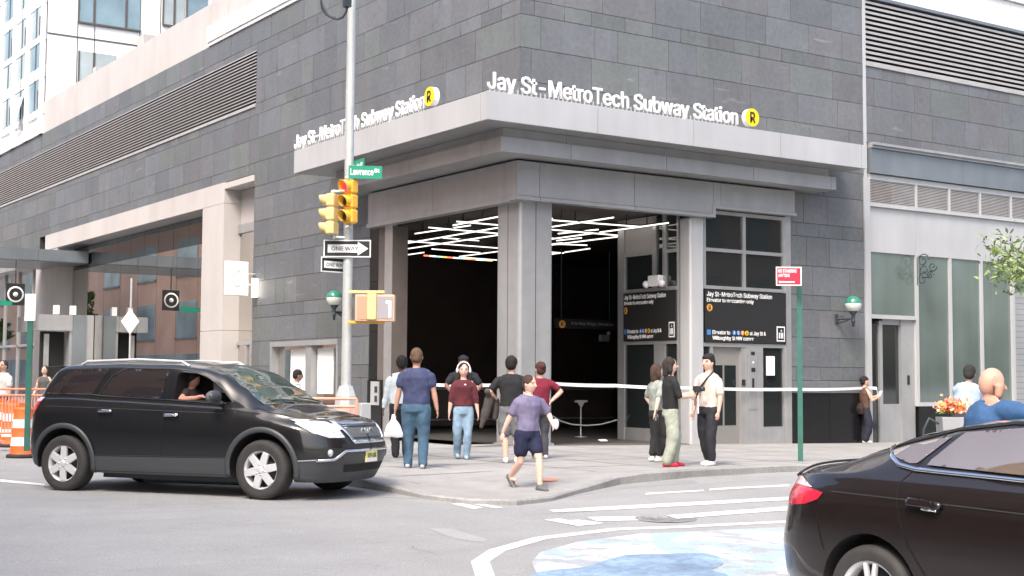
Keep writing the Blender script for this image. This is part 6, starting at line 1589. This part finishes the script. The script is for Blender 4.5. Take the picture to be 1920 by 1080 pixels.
# 10 man in cream t-shirt with a sling bag
P = foot(1329, 873)
m10 = person('man with dark mop of hair in cream t-shirt and black trousers wearing a sling bag', P, LEFT + 42, 1.78, (.62, .52, .46), (.022, .022, .024), skin=(.66, .42, .32), hair=(.012, .010, .010), hairstyle='mop', feet=[(.06, .09), (-.05, -.08)], hands=[(.06, .26, .88), (.08, -.26, .84)], elbows=[(-.3, 1, 0), (-.3, -1, 0)], legw=1.2, leglen=.92, sleeve=.58, bulk=1.05, shoes=(.70, .70, .66))
t = thing('sling_bag', 'small black sling bag with diagonal strap worn by the man in cream', 'bag', m10['t'].location, m10['t'].rotation_euler.z)
q = m10; a_ = q['shc']; mb = MB()
st = [a_ + Vector((.02, .12, .07)), a_ + Vector((.14, .08, -.05)), a_ + Vector((.175, -.01, -.18)), a_ + Vector((.165, -.10, -.30)), a_ + Vector((.03, -.225, -.37)), a_ + Vector((-.10, -.15, -.34))]
mb.tube(st, .016, 6).build('strap', 'black', t); Blob().loft([(a_ + Vector((-.14, -.10 + .02, -.46)), Vector((1, 0, 0)), Vector((0, 1, 0)), .05, .10), (a_ + Vector((-.16, -.08, -.38)), Vector((1, 0, 0)), Vector((0, 1, 0)), .07, .13), (a_ + Vector((-.15, -.08, -.28)), Vector((1, 0, 0)), Vector((0, 1, 0)), .05, .11)]).build('pouch', MT['black'], t, .012, 2)
# 11 woman by the corner fin
P = foot(1622, 830, -.1)
m11 = person('woman in brown sleeveless top and long black skirt-trousers reading a paper by the shop door', P, RIGHT + 10, 1.64, (.10, .055, .04), (.016, .018, .03), skin=(.60, .38, .28), hair=(.015, .012, .012), hairstyle='bun', fem=True, hands=[(.30, .08, 1.16), (.30, -.06, 1.12)], elbows=[(-.2, .6, -1), (-.2, -.6, -1)], legw=1.7, leglen=.95, sleeve=0, shoes=(.6, .6, .6), head_tilt=12)
t = thing('paper_sheet', 'small white folded paper in the hands of the woman by the shop door', 'paper', m11['t'].location, m11['t'].rotation_euler.z)
c_ = (m11['wr'][0] + m11['wr'][1]) / 2 + Vector((.10, 0, .07)); MB().prism([c_ + Vector((-.02, -.09, -.05)), c_ + Vector((-.02, .09, -.05)), c_ + Vector((.05, .10, .08)), c_ + Vector((.05, -.08, .10))], (.004, 0, .003)).build('sheet', 'white', t)
t = thing('shoulder_bag', 'dark soft shoulder bag on the back of the woman by the shop door', 'bag', m11['t'].location, m11['t'].rotation_euler.z)
Blob().loft([(Vector((-.14, -.06, .72)), Vector((1, 0, 0)), Vector((0, 1, 0)), .07, .13), (Vector((-.15, -.06, .86)), Vector((1, 0, 0)), Vector((0, 1, 0)), .09, .15), (Vector((-.13, -.05, 1.0)), Vector((1, 0, 0)), Vector((0, 1, 0)), .05, .10)]).build('pouch', cloth('bag_brown', (.03, .018, .014)), t, .012, 1, .008)
MB().tube([Vector((-.12, -.06, 1.0)), m11['shc'] + Vector((-.02, -.12, .05)), Vector((-.05, -.14, 1.0))], .012, 6).build('strap', 'black', t)
# 12 bald man on the phone, behind the saloon (nearer than the sidewalk group)
D12 = 12.3; Pb = PD(1836, 699, D12); P = Vector((Pb.x, Pb.y, road_z(Pb.x, Pb.y)))
zt_ = Pb.z - P.z
m12 = person('bald man in blue denim shirt talking on a phone beyond the dark saloon', P, RIGHT + 2, zt_ / .985, (.03, .085, .19), (.03, .035, .05), skin=(.56, .30, .22), hairstyle='bald', hair=(.3, .25, .22), bulk=1.3, lean=(.14, 0), sleeve=1, hands=[(.20, .16, 1.1), 'ear'], elbows=[(-.4, .8, -1), (.25, -.35, -1)], shoes=(.02, .02, .02), legw=1.2, head_tilt=10)
t = thing('phone', 'white phone held to the ear of the bald man', 'phone', m12['t'].location, m12['t'].rotation_euler.z)
hd, HM, hr = m12['hd'], m12['HM'], m12['hr']; e_ = hd + HM @ (Vector((.08, -1.12, -.05)) * hr)
W_ = lambda x, y, z: hd + HM @ (Vector((x, y, z)) * hr)
b = Blob(); b.ball(W_(.42, 0, -.78), (hr * .52, hr * .50, hr * .42), 14, HM)
for s_ in (-1, 1): b.chain([W_(.02, s_ * .70, -.30), W_(.22, s_ * .62, -.72)], [hr * .12, hr * .16])
b.build('beard', cloth('beard_grey', (.20, .17, .155), .3), m12['t'], .010, 1, .006)
b = Blob(); b.loft([(m12['shc'] + m12['up'] * .005, m12['fwd'], m12['lat'], .10, .13), (m12['shc'] + m12['up'] * .06, m12['fwd'], m12['lat'], .085, .095)]); b.build('collar', MT['cloth']['cloth_7_21_48'], m12['t'], .012, 1, .006)
b = Blob(); q_ = W_(.10, -1.30, -.80); b.chain([q_, W_(.10, -1.26, -.30)], [.034, .038])
for k in range(4): b.chain([W_(.34 - .22 * k, -1.26, -.20), W_(.30 - .2 * k, -1.20, .18), W_(.20 - .14 * k, -1.10, .42)], [.013, .012, .010])
b.chain([W_(.38, -1.15, -.6), W_(.48, -1.05, -.35)], [.012, .010])
b.build('phone_hand', MT['skin'], m12['t'], .008, 1, post=lambda me: me.attributes.new('Col', 'FLOAT_COLOR', 'POINT').data.foreach_set('color', [.46, .23, .16, 1] * len(me.vertices)))
o = MB().box(-.022, .022, -.006, .006, -.05, .05).build('handset', 'white', t, e_); bevel(o, .004); o.rotation_euler = (0, R(20), 0)
# move the hand to the ear: forearm already ends beside the head
# 13 bent man in pale blue shirt at the flower stand
Pb = PD(1808, 694, 24.5); P = Vector((Pb.x, Pb.y, walk_z(Pb.x, Pb.y) if Pb.y > -7.3 else road_z(Pb.x, Pb.y)))
person('man in pale blue shirt leaning forward between the flower cart and the bald man', P, AWAY - 24, (Pb.z - P.z) * 1.06, (.30, .38, .52), (.03, .03, .04), skin=(.35, .20, .14), hair=(.02, .02, .02), hairstyle='short', bulk=1.2, lean=(.30, -.1), hip_drop=.01, sleeve=.66, hands=[(.45, .15, .95), (.45, -.15, .95)], shoes=(.02, .02, .02))
Df = (PD(1785, 780, 20.5)); P = Vector((Df.x, Df.y, -.2)); P.z = walk_z(P.x, P.y) if P.y > -7.3 else road_z(P.x, P.y)
zt2 = Df.z - P.z
t = thing('flower_cart', 'pale metal cart tub on wheels holding the orange flowers', 'cart', P, R(RIGHT)); hh = PD(1785, 782, 20.5).z - P.z
mb = MB(); mb.prism([(-.17, -.16, hh - .42), (.17, -.16, hh - .42), (.20, -.18, hh), (-.20, -.18, hh)], (0, .34, 0)); bevel(mb.build('tub', 'panel', t), .01)
mb = MB(); 
for x in (-.15, .15): mb.tube([(x, 0, .08), (x, 0, hh - .40)], .015, 6)
mb.tube([(-.20, 0, hh - .1), (-.34, 0, hh - .02), (-.42, 0, hh - .18), (-.44, 0, hh - .4)], .018, 8); mb.build('frame', 'iron', t)
for x in (-.15, .15):
    mb = MB(); mb.lathe([(.03, -.02), (.08, -.02), (.08, .02), (.03, .02)], (x, 0, .08), 'y', 18); mb.build('wheel', 'rubber', t)
t = thing('flower_bunch', 'bunch of bright orange flowers standing in the cart tub', 'flowers', P + Vector((0, 0, hh)), R(RIGHT)); rnd = random.Random(9); mb = MB(); MT['petal'] = mat('orange_petal', (.8, .2, .08), .6, attr=True)
for k in range(420):
    p = Vector((rnd.gauss(0, .10), rnd.gauss(0, .08), .06 + abs(rnd.gauss(.09, .06)))); a = Vector((rnd.gauss(0, 1), rnd.gauss(0, 1), rnd.gauss(0, 1))).normalized(); b2 = a.orthogonal().normalized() * .028; a = a * .03
    mb.add([p - a, p - b2, p + a, p + b2], [(0, 1, 2, 3)], rnd.choice([(.80, .18, .08), (.80, .28, .12), (.82, .40, .30), (.75, .45, .05)]) if p.z > .08 or rnd.random() < .3 else (.12, .25, .05))
mb.build('petals', 'petal', t)
# 14, 15 people at the far left behind the barrels
P = PD(6, 700, 33.0); P.z = .004
person('man in white shirt with a sling strap at the left edge behind the barrels', P, TOCAM - 20, 1.74, (.62, .58, .54), (.05, .06, .09), skin=(.50, .30, .22), hair=(.04, .03, .025), bulk=1.15, sleeve=.5)
P = PD(84, 700, 38.0); P.z = .004
person('woman with dark hair in grey tank top walking behind the orange fence', P, TOCAM - 10, 1.66, (.09, .085, .08), (.05, .05, .06), skin=(.62, .40, .31), hair=(.02, .014, .012), hairstyle='bob', fem=True, sleeve=0, hands=[(.2, .2, .95), (.1, -.28, .85)])
# 16 person at the low window
P = G(527, 838, 0)
person('person in white shirt bending near the low shop window beyond the bonnet', P + Vector((.6, 1.0, .004)), RIGHT + 20, 1.62, (.60, .62, .66), (.06, .07, .10), skin=(.30, .17, .12), hair=(.012, .01, .01), lean=(.35, 0), hip_drop=.03, sleeve=.55, hands=[(.4, .15, .85), (.4, -.15, .85)])
# 17 passenger in the large car: seated, arm on the sill
cp_ = Vector((-9.13, -5.68, GZ)); c_, s_ = math.cos(R(-55.6)), math.sin(R(-55.6)); W2 = lambda x, y, z: cp_ + Vector((x * c_ - y * s_, x * s_ + y * c_, z))
t = thing('person', 'passenger in the large dark car with a bare forearm resting on the open window sill', 'person', cp_, R(-55.6))
b = Blob(); b.loft([(Vector((.20, -.56, 1.15)), Vector((1, 0, 0)), Vector((0, 1, 0)), .10, .14), (Vector((.17, -.56, 1.30)), Vector((1, 0, 0)), Vector((0, 1, 0)), .11, .17), (Vector((.16, -.56, 1.40)), Vector((1, 0, 0)), Vector((0, 1, 0)), .07, .13)])
b.chain([Vector((.17, -.68, 1.36)), Vector((.20, -.84, 1.27)), Vector((.46, -.90, 1.29)), Vector((.54, -.90, 1.31))], [.05, .042, .030, .028]); b.cap(Vector((.16, -.56, 1.38)), Vector((.18, -.56, 1.47)), .05, .05); b.ball((.20, -.56, 1.54), (.09, .075, .11))
for k in range(4): b.chain([Vector((.54, -.93 + .018 * k, 1.31)), Vector((.585, -.93 + .018 * k, 1.315)), Vector((.61, -.93 + .018 * k, 1.295))], [.010, .009, .008])
b.chain([Vector((.52, -.88, 1.32)), Vector((.56, -.865, 1.335))], [.012, .009])
b.build('body', MT['skin'], t, .009, 1, post=lambda me: me.attributes.new('Col', 'FLOAT_COLOR', 'POINT').data.foreach_set('color', [.45, .22, .16, 1] * len(me.vertices)))
b = Blob(); b.loft([(Vector((.20, -.56, 1.15)), Vector((1, 0, 0)), Vector((0, 1, 0)), .12, .16), (Vector((.17, -.56, 1.30)), Vector((1, 0, 0)), Vector((0, 1, 0)), .13, .19), (Vector((.16, -.56, 1.41)), Vector((1, 0, 0)), Vector((0, 1, 0)), .08, .14)]); b.cap(Vector((.17, -.68, 1.36)), Vector((.19, -.76, 1.31)), .06, .055); b.build('shirt', cloth('shirt_black', (.02, .012, .012)), t, .013, 1)
Blob().ball((.185, -.56, 1.57), (.10, .09, .11)).build('hair', cloth('hair_black', (.012, .01, .01)), t, .012, 1)

flush()
